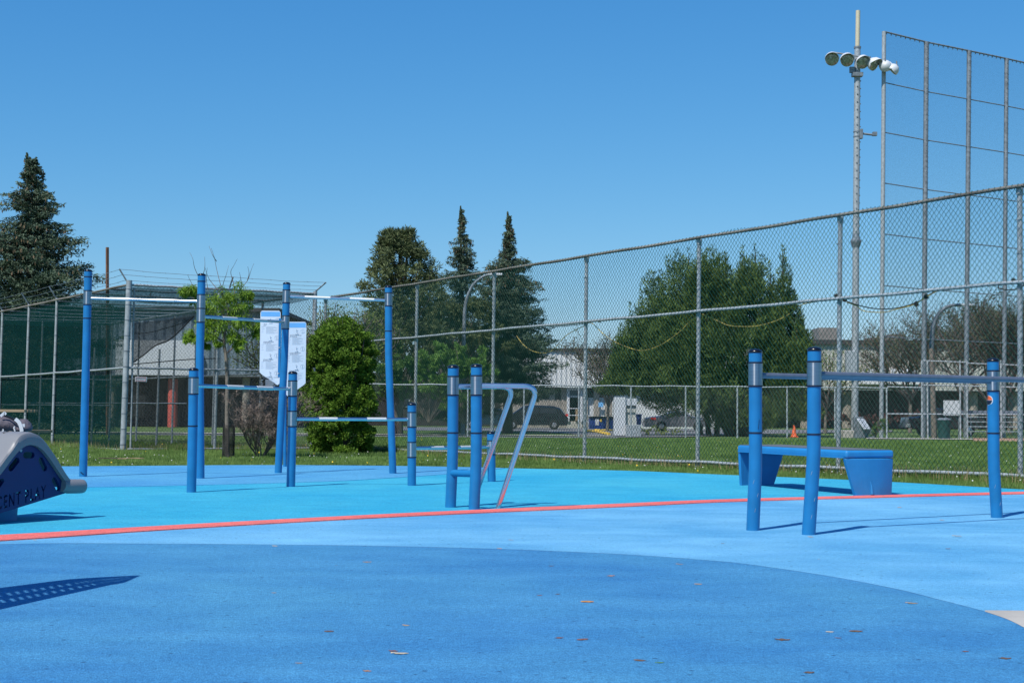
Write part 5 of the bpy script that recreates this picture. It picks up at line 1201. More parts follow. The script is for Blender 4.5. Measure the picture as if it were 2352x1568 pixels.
# ------------------------------------------------------------------ vegetation
def quads(cent, dirs, L_, W_, flat=0.0):
    """diamond leaves: centre, direction, length, width"""
    n = len(cent); D = dirs/np.linalg.norm(dirs, axis=1)[:, None]
    R_ = rng.normal(size=(n, 3)); R_[:, 2] += flat; S_ = np.cross(D, R_); S_ /= np.linalg.norm(S_, axis=1)[:, None]+1e-9
    L_ = (L_ if hasattr(L_, '__len__') else np.full(n, L_))[:, None]; W_ = (W_ if hasattr(W_, '__len__') else np.full(n, W_))[:, None]
    N_ = np.cross(D, S_)*W_*0.25
    return np.stack([cent-D*L_/2, cent+S_*W_/2+N_, cent+D*L_/2, cent-S_*W_/2+N_], 1).reshape(-1, 3)
def spruce(name, x, ytop, d, wpx, label, m='spruce', dens=1.0, cones=0.0, zlow=0.6, power=0.85, lean=0.0, seed=0, lop=None, tiers=0.26):
    r_ = np.random.default_rng(seed+3); base = GD(x, d); top = W(x, ytop, d); H = top.z-base.z; R_ = px(wpx, d)/2
    root = thing(name, base, label, 'tree', 'spruces beyond the fences')
    mb = MB(); tube(mb, [base, base+Vector((0, 0, H*0.5)), Vector((top.x, top.y, top.z-0.3))], [0.02*H+0.05, 0.012*H+0.03, 0.015], 8); mb.build('trunk', 'bark', root, smooth=True)
    nb = int(290*dens); cent = []; dirs = []; Ls = []; cc = []
    br = MB()
    for i in range(nb):
        t_ = r_.random()**1.25*0.985; zc = zlow+(H-zlow)*t_; az = r_.random()*2*math.pi
        prof_ = (1-t_)**power
        if lop is not None: prof_ = lop(t_)
        Lb_ = R_*prof_*(0.66+0.42*r_.random()+0.16*math.sin(az*3+t_*19+seed)*1+tiers*math.sin(t_*46+seed))+0.04
        if r_.random() < 0.05: Lb_ *= 1.14
        ca, sa = math.cos(az), math.sin(az); ns = int(4+Lb_*6)
        for k in range(ns):
            s = (0.12+0.88*(k+r_.random())/ns); rad = s*Lb_; dz = (0.10-0.30*s+0.26*s*s)*Lb_*(1.1-t_)
            wid = 0.17*Lb_*(1-0.6*s)+0.04
            lat = r_.normal()*wid; px_ = ca*rad-sa*lat; py_ = sa*rad+ca*lat; pz_ = zc+dz-abs(lat)*0.35-r_.random()*0.16
            cent.append((base.x+px_+lean*t_, base.y+py_, base.z+pz_)); dirs.append((ca*0.9+r_.normal()*0.45-sa*np.sign(lat)*0.5, sa*0.9+r_.normal()*0.45+ca*np.sign(lat)*0.5, -0.25+r_.normal()*0.35+(0.5 if s > 0.85 else 0)))
        if i % 7 == 0 and t_ < 0.9:
            tube(br, [base+Vector((0, 0, zc)), base+Vector((ca*Lb_*0.75, sa*Lb_*0.75, zc-0.08*Lb_))], [0.03, 0.01], 4, False)
    # leader
    for k in range(70):
        t_ = k/70; cent.append((top.x+r_.normal()*0.05*(1-t_), top.y+r_.normal()*0.05, top.z-1.0+1.0*t_)); a = r_.random()*6.28; dirs.append((math.cos(a)*(1-t_), math.sin(a)*(1-t_), 0.6+t_))
    cent = np.array(cent); dirs = np.array(dirs); n = len(cent)
    rep = 9; cent = np.repeat(cent, rep, 0); jj = 0.18+0.82*np.clip((top.z-cent[:, 2:3])/3.2, 0, 1); cent = cent+r_.normal(0, 0.09, (n*rep, 3))*np.array([1, 1, 0.6])*jj; dirs = np.repeat(dirs, rep, 0)+r_.normal(0, 0.45, (n*rep, 3))
    cr = np_mesh('crown', quads(cent, dirs, r_.uniform(0.13, 0.27, n*rep)*(0.45+0.55*jj[:, 0]), r_.uniform(0.035, 0.06, n*rep)), 4, m, root)
    br.build('branches', 'bark', root)
    if cones:
        idx = [i for i in range(len(cent)) if (cent[i][2]-base.z)/H > cones and r_.random() < 0.05]
        if idx:
            c2 = cent[idx]-np.array([0, 0, 0.08]); c2[:, :2] += (c2[:, :2]-np.array([base.x, base.y]))*0.05
            d2 = np.tile(np.array([0.0, 0, -1]), (len(c2), 1))+r_.normal(0, 0.15, (len(c2), 3)); np_mesh('cones', quads(c2, d2, 0.2, 0.07), 4, 'cone', root)
    return root
spruce('spruce_tree', 62, 352, 66, 345, 'tall blue green spruce behind the cage at the left edge', 'spruce', 2.9, 0.55, 0.4, 1.0, seed=1, lop=lambda t_: float(np.interp(t_, [0, 0.5, 0.62, 0.69, 0.77, 0.85, 0.926, 0.97, 1], [1, 0.86, 0.78, 0.55, 0.42, 0.28, 0.15, 0.05, 0])))
spruce('spruce_tree', 1058, 474, 86, 190, 'narrow spruce with brown cones near its tip, just left of the other central spruce', 'spruce', 1.5, 0.72, 1.0, 0.9, seed=2, lop=lambda t_: float(np.interp(t_, [0, 0.35, 0.68, 0.76, 0.836, 0.89, 0.94, 1], [1, 0.9, 0.5, 0.36, 0.25, 0.11, 0.05, 0])))
spruce('spruce_tree', 1166, 487, 84, 270, 'wide dark spruce with a thin bare tip, right one of the two central spruces', 'spruce', 2.2, 0.6, 1.9, 0.9, seed=5, lop=lambda t_: float(np.interp(t_, [0, 0.25, 0.39, 0.58, 0.70, 0.745, 0.78, 0.86, 0.90, 0.95, 1], [0.7, 0.86, 0.72, 0.55, 0.36, 0.33, 0.15, 0.10, 0.06, 0.02, 0])), tiers=0.2)
# pine: tufts on limbs
def puffs(root, centers, radii, m, per=60, L_=(0.16, 0.3), Wd=(0.02, 0.05), name='crown', up=0.3, seed=0, shell=0.4):
    r_ = np.random.default_rng(seed+11); C_ = []; D_ = []
    for c, rad in zip(centers, radii):
        n = int(per*max(0.3, rad/0.4)**2); u_ = r_.normal(size=(n, 3)); u_ /= np.linalg.norm(u_, axis=1)[:, None]; rr = rad*(shell+(1-shell)*r_.random(n)**0.5)[:, None]
        C_.append(np.array(c)+u_*rr*np.array([1, 1, 0.85])); u_[:, 2] += up; D_.append(u_+r_.normal(0, 0.3, u_.shape))
    C_ = np.concatenate(C_); D_ = np.concatenate(D_); n = len(C_)
    return np_mesh(name, quads(C_, D_, r_.uniform(*L_, n), r_.uniform(*Wd, n)), 4, m, root)
def limbs(root, base, centers, m='bark', r0=0.12, name='limbs', hub=None, every=1):
    mb = MB()
    for i, c in enumerate(centers[::every]):
        c = Vector(c); h = base.z+(c.z-base.z)*0.55 if hub is None else min(hub, c.z-0.1)
        a_ = Vector((base.x, base.y, h)); mid = a_.lerp(c, 0.5)+Vector((0, 0, 0.1)); tube(mb, [a_, mid, c], [r0*0.35, r0*0.2, 0.012], 5, False)
    return mb.build(name, m, root)
dP = 76; base = GD(915, dP); root = thing('pine_tree', base, 'broad round-topped dark pine left of the two central spruces', 'tree')
r_ = np.random.default_rng(21); cs, rs = [], []
outp = [(922, 540), (890, 560), (955, 570), (975, 600), (868, 595), (850, 625), (840, 655), (1000, 610), (990, 650), (1020, 640), (845, 690), (860, 720), (1030, 690), (1040, 740), (850, 760), (1035, 800)]
for k in range(560):
    y = 533+r_.random()**1.1*380; tt = max(0.0, (y-535)/420); half = 26+70*min(1, tt*2.4)**0.6+22*min(1, tt)*math.sin(y*0.05); xx = 925+8*math.sin(y*0.02)+(r_.random()*2-1)*half
    cs.append(tuple(W(xx, y, dP+r_.normal()*1.4*min(1, 0.3+tt*2)))); rs.append(r_.uniform(0.22, 0.46))
for (x, y) in outp: cs.append(tuple(W(x, y, dP+r_.normal()*0.4))); rs.append(0.36)
for (x, y) in ((832, 652), (838, 664), (826, 658)): cs.append(tuple(W(x, y, dP))); rs.append(0.3)
mb = MB(); tube(mb, [base, W(918, 560, dP)], [0.25, 0.05], 8); mb.build('trunk', 'bark', root, smooth=True)
puffs(root, cs, rs, 'pine', 95, (0.16, 0.30), (0.035, 0.065), seed=4); limbs(root, base, cs, every=8)
# juniper clump with many pointed tops
dJ = 80; base = GD(1630, dJ); root = thing('juniper_clump', base, 'huge dark green juniper clump with many pointed tops behind the fence', 'tree')
r_ = np.random.default_rng(5)
tipsJ = [(1582, 566, 40), (1622, 566, 44), (1667, 575, 36), (1706, 562, 40), (1735, 558, 36), (1798, 560, 42), (1500, 640, 34), (1518, 636, 30), (1474, 660, 34), (1448, 690, 36), (1545, 625, 34), (1560, 608, 30), (1606, 590, 34), (1650, 600, 34), (1770, 610, 34), (1815, 640, 38), (1830, 725, 34), (1426, 740, 34), (1412, 800, 36), (1405, 850, 34), (1842, 770, 40), (1845, 840, 40), (1840, 700, 26), (1530, 660, 30), (1690, 640, 40), (1750, 660, 40), (1600, 660, 44), (1640, 690, 44), (1460, 780, 44), (1520, 760, 50), (1580, 780, 50), (1640, 800, 50), (1700, 780, 50), (1760, 780, 50), (1800, 820, 50),]
cs, rs = [], []
mbt = MB()
for (x, y, wp) in tipsJ:
    dj_ = dJ+r_.uniform(-2.6, 1.2)*(0.45 if y < 620 else 1.0); tp = W(x, y, dj_); zm_ = W(x, float(np.interp(x, [1400, 1560, 1640], [890, 900, 950])), dJ).z; hh = r_.uniform(3.8, 5.2) if y < 700 else 3.0; Rm = px(wp, dJ)*0.95
    for k in range(36):
        t_ = (k/36)**0.9; az = r_.random()*6.283; rad = Rm*0.85*t_**0.9*(0.5+0.6*r_.random()); cs.append((tp.x+math.cos(az)*rad, tp.y+math.sin(az)*rad, max(zm_, tp.z-0.12-t_*hh))); rs.append(0.09+0.33*min(1, t_*1.8)+0.1*r_.random()*t_)
    if x > 1580: tube(mbt, [Vector((base.x+1.2+(tp.x-base.x)*0.2, dJ, gz(dJ))), Vector((tp.x, tp.y, max(gz(dJ)+2.2, tp.z-hh))), tp-Vector((0, 0, 0.5))], [0.16, 0.09, 0.02], 5, False)
for k in range(250):
    y = 590+360*r_.random()**0.75; half = float(np.interp(y, [590, 650, 700, 750, 800, 870, 900, 930, 960], [85, 140, 175, 190, 205, 222, 195, 125, 90])); cx_ = float(np.interp(y, [590, 700, 870, 900, 930, 960], [1655, 1640, 1628, 1650, 1705, 1730])); xx = cx_+(r_.random()*2-1)*half*0.95; q = abs(xx-cx_)/half
    dd = dJ-3.2*math.sqrt(max(0, 1-q*q))*(0.15+0.85*r_.random()**0.5)*(1 if r_.random() < 0.72 else -0.7)
    c = W(xx, y, dd); R0 = r_.uniform(0.42, 0.78); tilt = (xx-cx_)/half*0.35
    for m_ in range(4):                                  # one bough: tufts stacked along an upward sweep
        h_ = m_*0.34; cs.append((c.x+tilt*h_+r_.normal()*0.12, c.y+r_.normal()*0.12, max(c.z+h_-0.4, gz(dJ)+0.9))); rs.append(R0*(1-0.22*m_))
puffs(root, cs, rs, 'cedar', 88, (0.15, 0.32), (0.03, 0.055), 'crown', 1.1, 6, 0.62)
for (x, y0_) in ((1590, 900), (1620, 930), (1650, 930), (1700, 930), (1750, 930), (1800, 925)):
    tube(mbt, [GD(x*0.6+1640*0.4, dJ), GD(x*0.6+1640*0.4, dJ)*0.5+W(x, y0_, dJ)*0.5, W(x, y0_-60, dJ)], [0.17, 0.12, 0.05], 7, False)
mbt.build('trunk', 'bark', root)
# deciduous shrub masses behind the fence
def leafy(name, blobs, d, label, m='leafmid', per=260, L_=(0.12, 0.24), Wd=(0.07, 0.14), cat='shrub', trunk=True, seed=0, dv=0.8, bx=None, bark='barkgrey'):
    r_ = np.random.default_rng(seed+40); bx = bx if bx else blobs[0][0]; base = GD(bx, d); root = thing(name, base, label, cat); cs, rs = [], []
    for (x, y, rp) in blobs:
        for k in range(9):
            cs.append(tuple(W(x+r_.normal()*rp*0.5, y+r_.normal()*rp*0.45, d+r_.normal()*dv*0.5))); rs.append(px(rp, d)*r_.uniform(0.3, 0.5))
    cs = [(a_, b_, max(c_, gz(d)+0.15)) for a_, b_, c_ in cs]
    puffs(root, cs, rs, m, per, L_, Wd, 'crown', 0.15, seed, 0.3)
    if trunk: limbs(root, base, cs, bark, 0.14, 'stems', gz(d)+0.6, 3)
    return root
leafy('leafy_tree', [(990, 830, 30), (1030, 820, 34), (1060, 850, 36), (1090, 830, 32), (1040, 890, 36), (1000, 880, 30), (1100, 880, 30), (1075, 920, 34), (1035, 935, 28), (965, 860, 22), (1120, 850, 20), (1010, 795, 16), (1055, 800, 16)], 72.2, 'bright green leafy shrub tree between the cage end and the wide spruce', 'leafb', 230, (0.10, 0.2), (0.07, 0.12), 'tree', seed=1, bx=1065)
leafy('leafy_tree', [(905, 800, 30), (900, 850, 32), (930, 890, 30), (890, 900, 26), (945, 840, 24)], 72.6, 'dull green tree behind the fence just right of the big bush', 'leafmid', 200, (0.13, 0.25), (0.08, 0.15), 'tree', seed=2, bx=915)
dkb = [(950+30*k, 700+25*((k*7) % 5), 28) for k in range(8)]+[(870, 740, 30), (900, 720, 30), (860, 790, 26), (960, 760, 34), (1000, 740, 34), (1040, 720, 30), (1110, 700, 30), (1120, 760, 34), (1090, 780, 30)]
leafy('dense_pine', dkb, 82, 'dark lower pine boughs filling the gap between pine and spruces', 'pine', 260, (0.18, 0.32), (0.04, 0.07), 'tree', seed=3, bx=985)
leafy('low_shrub', [(1500, 985, 14), (1525, 990, 14), (1550, 992, 12), (1480, 992, 10)], 76, 'low scrubby shrub in front of the silver car', 'leafpale', 110, (0.08, 0.16), (0.04, 0.08), seed=4, trunk=False, dv=0.4)
leafy('low_shrub', [(2012, 985, 12), (2022, 975, 11), (2030, 968, 9), (2005, 995, 10), (2034, 985, 8)], 74, 'small bright green shrub beside the slanted information panel', 'leafmid', 130, (0.08, 0.16), (0.05, 0.08), seed=5, dv=0.3)
leafy('red_hedge', [(1870+24*k, 960, 13) for k in range(12)], 112, 'dark red hedge along the dark ground floor of the warehouse', 'redleaf', 110, (0.15, 0.25), (0.08, 0.15), 'hedge', seed=6, trunk=False)
# hedge-like bush in front of the fence
r_ = np.random.default_rng(9); base = GD(786, 31.6); root = thing('columnar_bush', base, 'dense bright green upright bush in front of the fence corner', 'bush')
cs, rs = [], []
for k in range(700):
    t_ = r_.random()**1.12; zc = base.z+0.05+t_*2.82; wr = 0.74*(1-abs(2*t_-0.85)**4*0.22)*(1 if t_ < 0.86 else max(0.3, 1-((t_-0.86)/0.14)**2*0.62)); az = r_.random()*6.283; q = (0.30+0.70*r_.random()**0.5)*wr*(1+0.12*math.sin(az*3+zc*3))
    cs.append((base.x-0.05+math.cos(az)*q, base.y+math.sin(az)*q, zc)); rs.append(r_.uniform(0.06, 0.16))
puffs(root, cs, rs, 'leaf', 1250, (0.032, 0.06), (0.024, 0.042), 'foliage', 0.1, 3, 0.2)
mb = MB()
for k in range(26):
    a = r_.random()*6.28; tube(mb, [base, base+Vector((math.cos(a)*0.3, math.sin(a)*0.3, 0.9)), base+Vector((math.cos(a)*0.55, math.sin(a)*0.55, 1.4+r_.random()*1.2))], [0.025, 0.014, 0.004], 5, False)
for k in range(26):
    a = r_.random()*6.28; z0_ = 2.3+r_.random()*0.4; tube(mb, [base+Vector((math.cos(a)*0.3, math.sin(a)*0.3, z0_)), base+Vector((math.cos(a)*(0.45+r_.random()*.25), math.sin(a)*0.5, z0_+0.25+0.35*r_.random()))], [0.006, 0.003], 4, False)
mb.build('stems', 'twig', root)
# bare recursive branching
def grow(mb, p, dr, L_, r, lev, rr, tips, spread=0.5, up=0.15, kids=3, minr=0.004):
    n = 4; P = [p]; d_ = dr.normalized()
    for i in range(n):
        d_ = (d_+Vector((rr.normal()*0.12, rr.normal()*0.12, rr.normal()*0.08+up*0.2))).normalized(); P.append(P[-1]+d_*L_/n)
    tube(mb, P, [max(minr, r*(1-0.45*i/n)) for i in range(n+1)], 6 if lev > 1 else 4, False)
    if lev == 0: tips.extend(P[1:]); return
    for k in range(kids+(1 if lev > 1 else 0)):
        i = n if k == 0 else 1+int(rr.random()*n); q = P[min(i, n)]; a = rr.random()*6.283; v = Vector((math.cos(a), math.sin(a), rr.normal()*0.2)); nd = (d_*(1-spread)+v*spread+Vector((0, 0, up))).normalized()
        grow(mb, q, nd, L_*rr.uniform(0.62, 0.82), r*0.58, lev-1, rr, tips, spread, up, kids, minr)
# young street tree with wire guard
rr = np.random.default_rng(12); base = GD(521, 28.4); root = thing('young_tree', base, 'young thin tree with lime green leaves and bare top twigs beside the cage', 'tree')
dT = 28.4
tr_ = [W(522, 1050, dT), W(521.5, 960, dT), W(522, 880, dT), W(519, 820, dT), W(514, 785, dT), W(520, 745, dT), W(525, 705, dT)]; tr_[0].z = base.z
mb = MB(); tube(mb, smooth(tr_, 4), [0.05-0.034*i/24 for i in range(25)], 9); mb.build('trunk', 'barkgrey', root, smooth=True)
mb = MB()
def br(pts, r0=0.018): tube(mb, smooth([W(x, y, dT+dz) for x, y, dz in pts], 4), [max(0.003, r0*(1-0.85*i/(4*(len(pts)-1)))) for i in range(4*(len(pts)-1)+1)], 5, False)
br([(522, 810, 0), (545, 790, 0.1), (575, 770, 0.3), (600, 755, 0.5)]); br([(514, 785, 0), (480, 765, -0.2), (450, 752, -0.4)]); br([(517, 770, 0), (490, 730, 0.2), (450, 690, 0.3), (420, 672, 0.3)])
br([(520, 745, 0), (550, 710, -0.2), (580, 690, -0.3)]); br([(520, 740, 0), (505, 700, 0), (490, 665, 0)])
# bare leaders above the crown
tw = [[(517, 700), (508, 660), (498, 620), (492, 590), (485, 570)], [(497, 600), (488, 585), (480, 565)], [(520, 700), (545, 672), (568, 645), (577, 620), (583, 605)], [(568, 645), (572, 628), (569, 612)], [(555, 658), (553, 640), (550, 625)], [(510, 690), (512, 655), (520, 630), (525, 610)], [(470, 680), (460, 645), (447, 615), (443, 595), (436, 580)], [(460, 645), (470, 618), (470, 590)], [(540, 680), (536, 650), (530, 625), (537, 610), (545, 595)], [(500, 665), (480, 640), (470, 612)], [(450, 672), (440, 650), (431, 632)], [(478, 668), (474, 640), (476, 615)]]
for q in tw: br([(x, y, 0.1*math.sin(x)) for x, y in q], 0.009)
mb.build('branches', 'twig', root)
cs, rs = [], []
bl_ = [(432, 668, 16), (420, 674, 10), (447, 672, 12), (470, 700, 22), (500, 690, 24), (530, 680, 22), (555, 672, 18), (575, 680, 10), (475, 725, 24), (505, 720, 28), (540, 712, 26), (560, 700, 16), (462, 752, 22), (490, 750, 24), (520, 742, 28), (550, 745, 20), (575, 745, 24), (595, 750, 14), (590, 768, 14), (455, 775, 16), (480, 775, 18), (532, 775, 18), (555, 785, 14), (428, 778, 10), (437, 770, 10), (470, 795, 8), (545, 800, 8), (500, 790, 8)]
for (x, y, rp) in bl_:
    for k in range(7): cs.append(tuple(W(x+rr.normal()*rp*0.45, y+rr.normal()*rp*0.35, dT+rr.normal()*0.28))); rs.append(px(rp, dT)*rr.uniform(0.5, 0.85))
C2, D2_ = [], []
for c, rad in zip(cs, rs):
    n = 55; u_ = rr.normal(size=(n, 3)); u_ /= np.linalg.norm(u_, axis=1)[:, None]; C2.append(np.array(c)+u_*rad*rr.random((n, 1))**0.4); dd = u_*0.8; dd[:, 2] -= 0.55; D2_.append(dd)
C2 = np.concatenate(C2); D2_ = np.concatenate(D2_); n = len(C2)
np_mesh('crown', quads(C2, D2_, rr.uniform(0.05, 0.12, n), rr.uniform(0.012, 0.024, n), 1.5), 4, 'leafy', root)
mb = MB(); gb = GD(525, dT); 
for k in range(26):
    for s in (-1, 1):
        P = [gb+Vector((0.115*math.cos(a)+0.01*z_, 0.115*math.sin(a), z_)) for z_ in np.linspace(0, 0.62, 10) for a in [2*math.pi*k/26+s*z_*5]]; tube(mb, P, 0.004, 3, False)
mb.build('trunk_guard', 'rope_b', root)
# dry shrub
rr = np.random.default_rng(31); base = GD(598, 29.0); root = thing('dry_shrub', base, 'leafless brown twiggy shrub left of the exercise sign', 'shrub'); mb = MB(); tips = []
for k in range(17):
    a = rr.random()*6.283; grow(mb, base+Vector((math.cos(a)*0.07, math.sin(a)*0.07, 0)), Vector((math.cos(a)*0.55, math.sin(a)*0.55, 1.0)), rr.uniform(0.45, 0.7), 0.013, 3, rr, tips, 0.42, 0.12, 3, 0.0035)
mb.build('branches', 'twig', root)
T = np.array([tuple(t_) for t_ in tips]); T = np.repeat(T, 2, 0); n = len(T); np_mesh('twigs', quads(T+rr.normal(0, 0.03, T.shape), rr.normal(size=T.shape), rr.uniform(0.08, 0.18, n), np.full(n, 0.006)), 4, mat('reddish twigs', (0.27, 0.205, 0.165), 0.9, 0, 0.25), root)
# airy trees
def airy(name, x, d, hpx, label, seed, leafm, kids=3, lev=4, leafn=3, spread=0.42, r0=0.14, L0=None, lsz=(0.08, 0.16), trunkx=0):
    rr = np.random.default_rng(seed); base = GD(x, d); H = px(hpx, d); root = thing(name, base, label, 'tree', 'budding trees beyond the fences'); tips = []
    mb = MB(); th = H*0.22; tube(mb, [base, base+Vector((0.05, 0, th))], [r0, r0*0.8], 8, False); mb.build('trunk', 'barkgrey', root, smooth=True)
    mb = MB()
    for k in range(5):
        a = 2*math.pi*k/5+rr.random(); grow(mb, base+Vector((0.05, 0, th)), Vector((math.cos(a)*0.6, math.sin(a)*0.6, 1.0)), H*0.27, r0*0.6, lev, rr, tips, spread, 0.15, kids, 0.011)
    mb.build('branches', 'twig', root)
    T = np.array([tuple(t_) for t_ in tips]); T = np.repeat(T, leafn, 0); n = len(T)
    if n: np_mesh('crown', quads(T+rr.normal(0, 0.12, T.shape), rr.normal(size=T.shape), rr.uniform(*lsz, n), rr.uniform(lsz[0]*0.5, lsz[1]*0.5, n)), 4, leafm, root)
    return root
airy('budding_tree', 2090, 98, 300, 'bare budding tree left of the leafier trees behind the backstop', 3, 'olive', 3, 4, 2, 0.5)
airy('budding_tree', 2215, 104, 330, 'olive budding tree behind the middle backstop poles', 4, 'olive', 3, 4, 3, 0.45, 0.16)
airy('budding_tree', 2320, 98, 380, 'tall olive budding tree at the right edge', 5, 'olive', 3, 4, 4, 0.42, 0.2)
airy('budding_tree', 2270, 90, 340, 'green tinged budding tree in front of the right edge tree', 8, 'olive', 3, 4, 2, 0.42, 0.15)
airy('budding_tree', 1895, 92, 235, 'small sparse tree with yellow green leaves right of the juniper', 6, 'leafpale', 3, 3, 3, 0.45, 0.1)
airy('budding_tree', 1395, 94, 260, 'grey leafless tree left of the juniper', 7, 'olive', 3, 4, 1, 0.5, 0.1)
airy('budding_tree', 735, 37.2, 360, 'tall airy tree with small pale leaves behind the green bush', 9, 'leafpale', 3, 3, 8, 0.34, 0.06, lsz=(0.045, 0.09))
airy('budding_tree', 790, 38.2, 350, 'second airy pale tree, right of the one behind the green bush', 10, 'leafpale', 3, 3, 8, 0.36, 0.06, lsz=(0.045, 0.09))
airy('budding_tree', 1260, 125, 200, 'pale tree top showing right of the wide spruce', 14, 'leafpale', 3, 3, 4, 0.4, 0.1)

# grass blades, weeds along the fence, flowers: uncountable cover
ex = np.array([e[0] for e in EDGE], float); ed = np.array([G0(e[0], e[1]).y for e in EDGE])
def gzn(y): return -0.008*(np.clip(y, 18, 80)-18)
def scatter(n, d0, d1, x0=-60, x1=2420):
    d = np.exp(rng.uniform(np.log(d0), np.log(d1), n)); x = rng.uniform(x0, x1, n); X = (x-1176)/F*d; ok = d > np.interp(x, ex, ed)-0.02; return X[ok], d[ok]
def blades(name, X, Y, h, w_, m, kind='stuff', lean=0.5, label=None):
    n = len(X); Z = gzn(Y)-0.02; a = rng.random(n)*6.283; lx = np.cos(a)*h*lean*rng.random(n); ly = np.sin(a)*h*lean*rng.random(n)
    b_ = rng.random(n)*6.283; wx = np.cos(b_)*w_; wy = np.sin(b_)*w_*0.3
    v = np.stack([np.stack([X-wx, Y-wy, Z], 1), np.stack([X+wx, Y+wy, Z], 1), np.stack([X+lx, Y+ly, Z+h], 1)], 1).reshape(-1, 3)
    o = np_mesh(name, v, 3, m, None, at=(0, 0, 0)); o['kind'] = kind; 
    if label: o['label'] = label; o['category'] = 'grass'
    return o
X1, Y1 = scatter(150000, 16.5, 36); X2, Y2 = scatter(110000, 30, 64)
X = np.concatenate([X1, X2]); Y = np.concatenate([Y1, Y2]); n = len(X)
blades('grass', X, Y, rng.uniform(0.035, 0.075, n)*(1+0.5*(Y > 30)), 0.004+Y*0.00022, 'grass', label='mown green grass around the play surface')
# taller weeds beneath the fences
def along(P0, P1, n, sp): t_ = rng.random(n); return P0.x+(P1.x-P0.x)*t_+rng.normal(0, sp, n), P0.y+(P1.y-P0.y)*t_+rng.normal(0, sp, n)
xa_, ya_ = along(KF(-0.6), KF(KE), 26000, 0.10); xb2, yb2 = along(CP(0, 0, 0), CP(0, CD, 0), 9000, 0.14); xc2, yc2 = along(CP(0, 0, 0), CP(CL, 0, 0), 7000, 0.12)
X = np.concatenate([xa_, xb2, xc2]); Y = np.concatenate([ya_, yb2, yc2]); n = len(X); cl = 0.5+0.5*np.sin(X*3.1+Y*1.7)
sel = rng.random(n) < 0.35+0.65*cl; X, Y, cl = X[sel], Y[sel], cl[sel]; n = len(X)
blades('fence_weeds', X, Y, rng.uniform(0.06, 0.17, n)*(0.6+0.8*cl), 0.008, 'grass', label='rank weeds growing along the foot of the fences')
sel = rng.random(n) < 0.16; blades('dry_weeds', X[sel], Y[sel], rng.uniform(0.08, 0.26, sel.sum()), 0.006, 'dry', label='dry straw tufts along the foot of the fences')
def dots(name, n, d0, d1, s, m, label, bias=None):
    X, Y = scatter(n, d0, d1); k = len(X); Z = gzn(Y)+0.05+rng.random(k)*0.03; c = np.stack([X, Y, Z], 1); dd = rng.normal(size=(k, 3)); o = np_mesh(name, quads(c, dd, s, s), 4, m, None, at=(0, 0, 0)); o['kind'] = 'stuff'; o['label'] = label; o['category'] = 'flowers'
M['dandy'] = mat('dandelion yellow', (0.75, 0.50, 0.02), 0.7); M['puff'] = mat('dandelion clocks', (0.5, 0.5, 0.46), 0.8)
dots('dandelions', 170, 17, 60, 0.030, 'dandy', 'yellow dandelions scattered in the grass'); dots('dandelion_clocks', 800, 17, 55, 0.022, 'puff', 'white dandelion clocks scattered in the grass')
# bark slab pieces on the grass
for i, (x, y, w_, lb) in enumerate([(272, 1059, 0.22, 'dark strip of bark on the grass left of the leftmost tall post'), (318, 1060, 0.09, 'short tan piece of bark at the foot of the leftmost tall post'), (362, 1059, 0.16, 'long tan strip of bark on the grass right of the leftmost tall post')][:3]):
    xx = (x-272)*0.6+255; p = G(xx+(0 if i == 0 else 0), y); p.z = gz(p.y)+0.045; mb = MB(); V = []
    prism(mb, [p+Vector((-w_, 0, 0)), p+Vector((-w_*0.5, -0.03, 0.005)), p+Vector((w_*0.6, -0.025, 0)), p+Vector((w_, 0.01, 0)), p+Vector((w_*0.3, 0.035, 0.004)), p+Vector((-w_*0.7, 0.02, 0))][::-1], (0, 0, 0.014)); tag(mb.build('bark_piece', 'bark' if i == 0 else 'wood', None, at=p), lb, 'bark')

# ------------------------------------------------------------------ fallen leaves on the play surface
def leafmesh(seed):
    rr = np.random.default_rng(seed); n = 7; V = []
    for i in range(n+1):
        t_ = i/n; w_ = 0.34*math.sin(math.pi*(t_*0.92+0.04))*(1+0.2*rr.normal()); zc = 0.10+0.09*math.sin(t_*3+seed)
        for s in (-1, 0, 1): V.append((t_-0.5, s*w_, max(0.01, (0.06+zc*0.5 if s == 0 else 0.01+0.05*abs(rr.normal())))))
    Fc = []
    for i in range(n):
        for s in (0, 1): Fc.append((3*i+s, 3*i+s+1, 3*i+4+s, 3*i+3+s))
    me = bpy.data.meshes.new('fallen_leaf'); me.from_pydata(V, [], Fc); me.update(); return me
lc = {'orange': mat('orange leaf', (0.40, 0.18, 0.04), 0.7), 'brown': mat('brown leaf', (0.12, 0.07, 0.04), 0.8), 'tan': mat('tan leaf', (0.33, 0.23, 0.13), 0.8), 'pale': mat('pale leaf', (0.40, 0.35, 0.26), 0.8), 'red': mat('red brown leaf', (0.17, 0.075, 0.05), 0.8), 'green': mat('green leaf', (0.08, 0.2, 0.05), 0.7)}
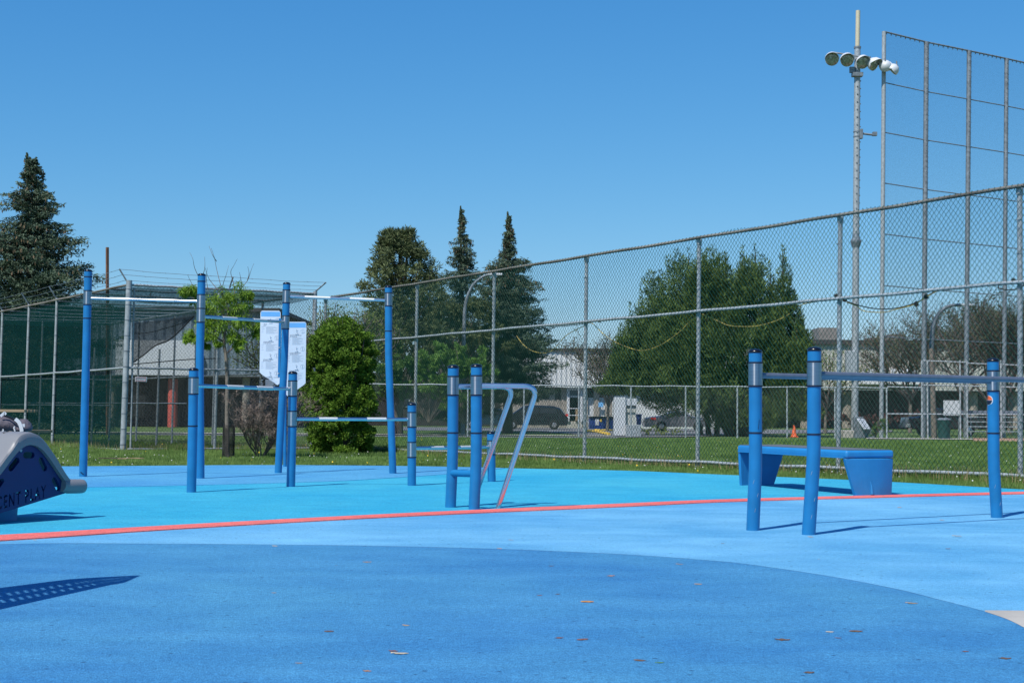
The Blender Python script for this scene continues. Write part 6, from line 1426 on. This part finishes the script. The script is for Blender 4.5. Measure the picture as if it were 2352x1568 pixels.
LV = [(80, 1241, 'pale', .035, 'just below the coral line near the left edge'), (632, 1255, 'pale', .045, 'on the upper rim of the dark disc, left half'), (1174, 1241, 'orange', .04, 'on light blue just above the rim, right of the dip station'),
      (1266, 1301, 'brown', .035, 'high on the dark disc right of centre, smaller of two'), (1403, 1324, 'orange', .05, 'brightest leaf in the middle right of the dark disc'), (1349, 1384, 'orange', .07, 'long orange one below the brightest leaf'),
      (1604, 1343, 'tan', .05, 'on the dark disc below the parallel bars'), (1561, 1297, 'tan', .05, 'on the rim of the dark disc, right of centre'), (843, 1292, 'tan', .06, 'high on the left half of the dark disc'),
      (629, 1363, 'tan', .03, 'alone at left right of the patterned shadow'), (756, 1452, 'brown', .045, 'dark curled one in the lower left of the disc'), (933, 1438, 'tan', .04, 'just above the big pale curled leaf at bottom centre'),
      (918, 1503, 'pale', .075, 'large curled leaf at bottom centre'), (903, 1497, 'red', .045, 'touching the large curled leaf at bottom centre'), (1284, 1467, 'red', .04, 'left one of a red brown pair at bottom centre right'),
      (1338, 1471, 'red', .055, 'right one of a red brown pair at bottom centre right'), (1470, 1519, 'brown', .05, 'beside the small green leaf near the bottom'), (1515, 1524, 'green', .04, 'only green leaf, near the bottom edge'),
      (1797, 1471, 'brown', .07, 'long dark one in the lower right of the disc'), (1858, 1547, 'brown', .045, 'at the bottom edge in the right half'), (1966, 1452, 'brown', .06, 'left of the lower right corner, with a small pale scrap beside it'),
      (1906, 1453, 'pale', .04, 'small square scrap in the lower right of the disc'), (2094, 1387, 'tan', .065, 'on the dark disc near the concrete corner'), (2308, 1514, 'brown', .055, 'at the lower right corner'), (2217, 1498, 'red', .03, 'small one left of the lower right corner'),
      (1660, 1249, 'brown', .03, 'on light blue left of the front parallel bar post'), (1862, 1234, 'tan', .05, 'at the foot of the front parallel bar post'), (2198, 1232, 'tan', .08, 'large one on light blue below the bar shadows'), (2177, 1261, 'red', .045, 'thin one on light blue below the large tan leaf'),
      (2163, 1195, 'orange', .05, 'between the two bar shadows at right'), (2066, 1166, 'orange', .05, 'on light blue between bench and bars'), (1438, 1158, 'brown', .06, 'on the coral line right of the dip station'), (687, 1525, 'tan', .03, 'lowest at the left, small'),
      (843, 1543, 'orange', .035, 'lowest at bottom centre left'), (1281, 1366, 'brown', .03, 'left one of a dark pair above mid disc'), (1240, 1369, 'red', .03, 'right one of a dark pair above mid disc'), (1148, 1261, 'orange', .04, 'exactly on the rim of the dark disc at centre'), (1925, 1467, 'red', .03, 'tiny one under the pale square scrap'), (772, 1300, 'brown', .02, 'speck sized, upper left of the disc'), (1880, 1285, 'tan', .02, 'speck sized, on light blue near the rim')]
lms = [leafmesh(k) for k in range(5)]
for i, (x, y, c_, s, wh) in enumerate(LV):
    p = G0(x, y); p.z = 0.0045; me = lms[i % 5].copy(); me.materials.append(lc[c_]); o = bpy.data.objects.new('fallen_leaf', me); C.objects.link(o); o.location = p; o.rotation_euler = (0, 0, (i*0.37) % 0.8-0.4); o.scale = (s*0.85, s*0.8, s*0.55)
    nm_ = {'red': 'red brown', 'pale': 'pale'}.get(c_, c_); tag(o, nm_+' fallen leaf '+wh, 'leaf', 'fallen leaves on the rubber surface')
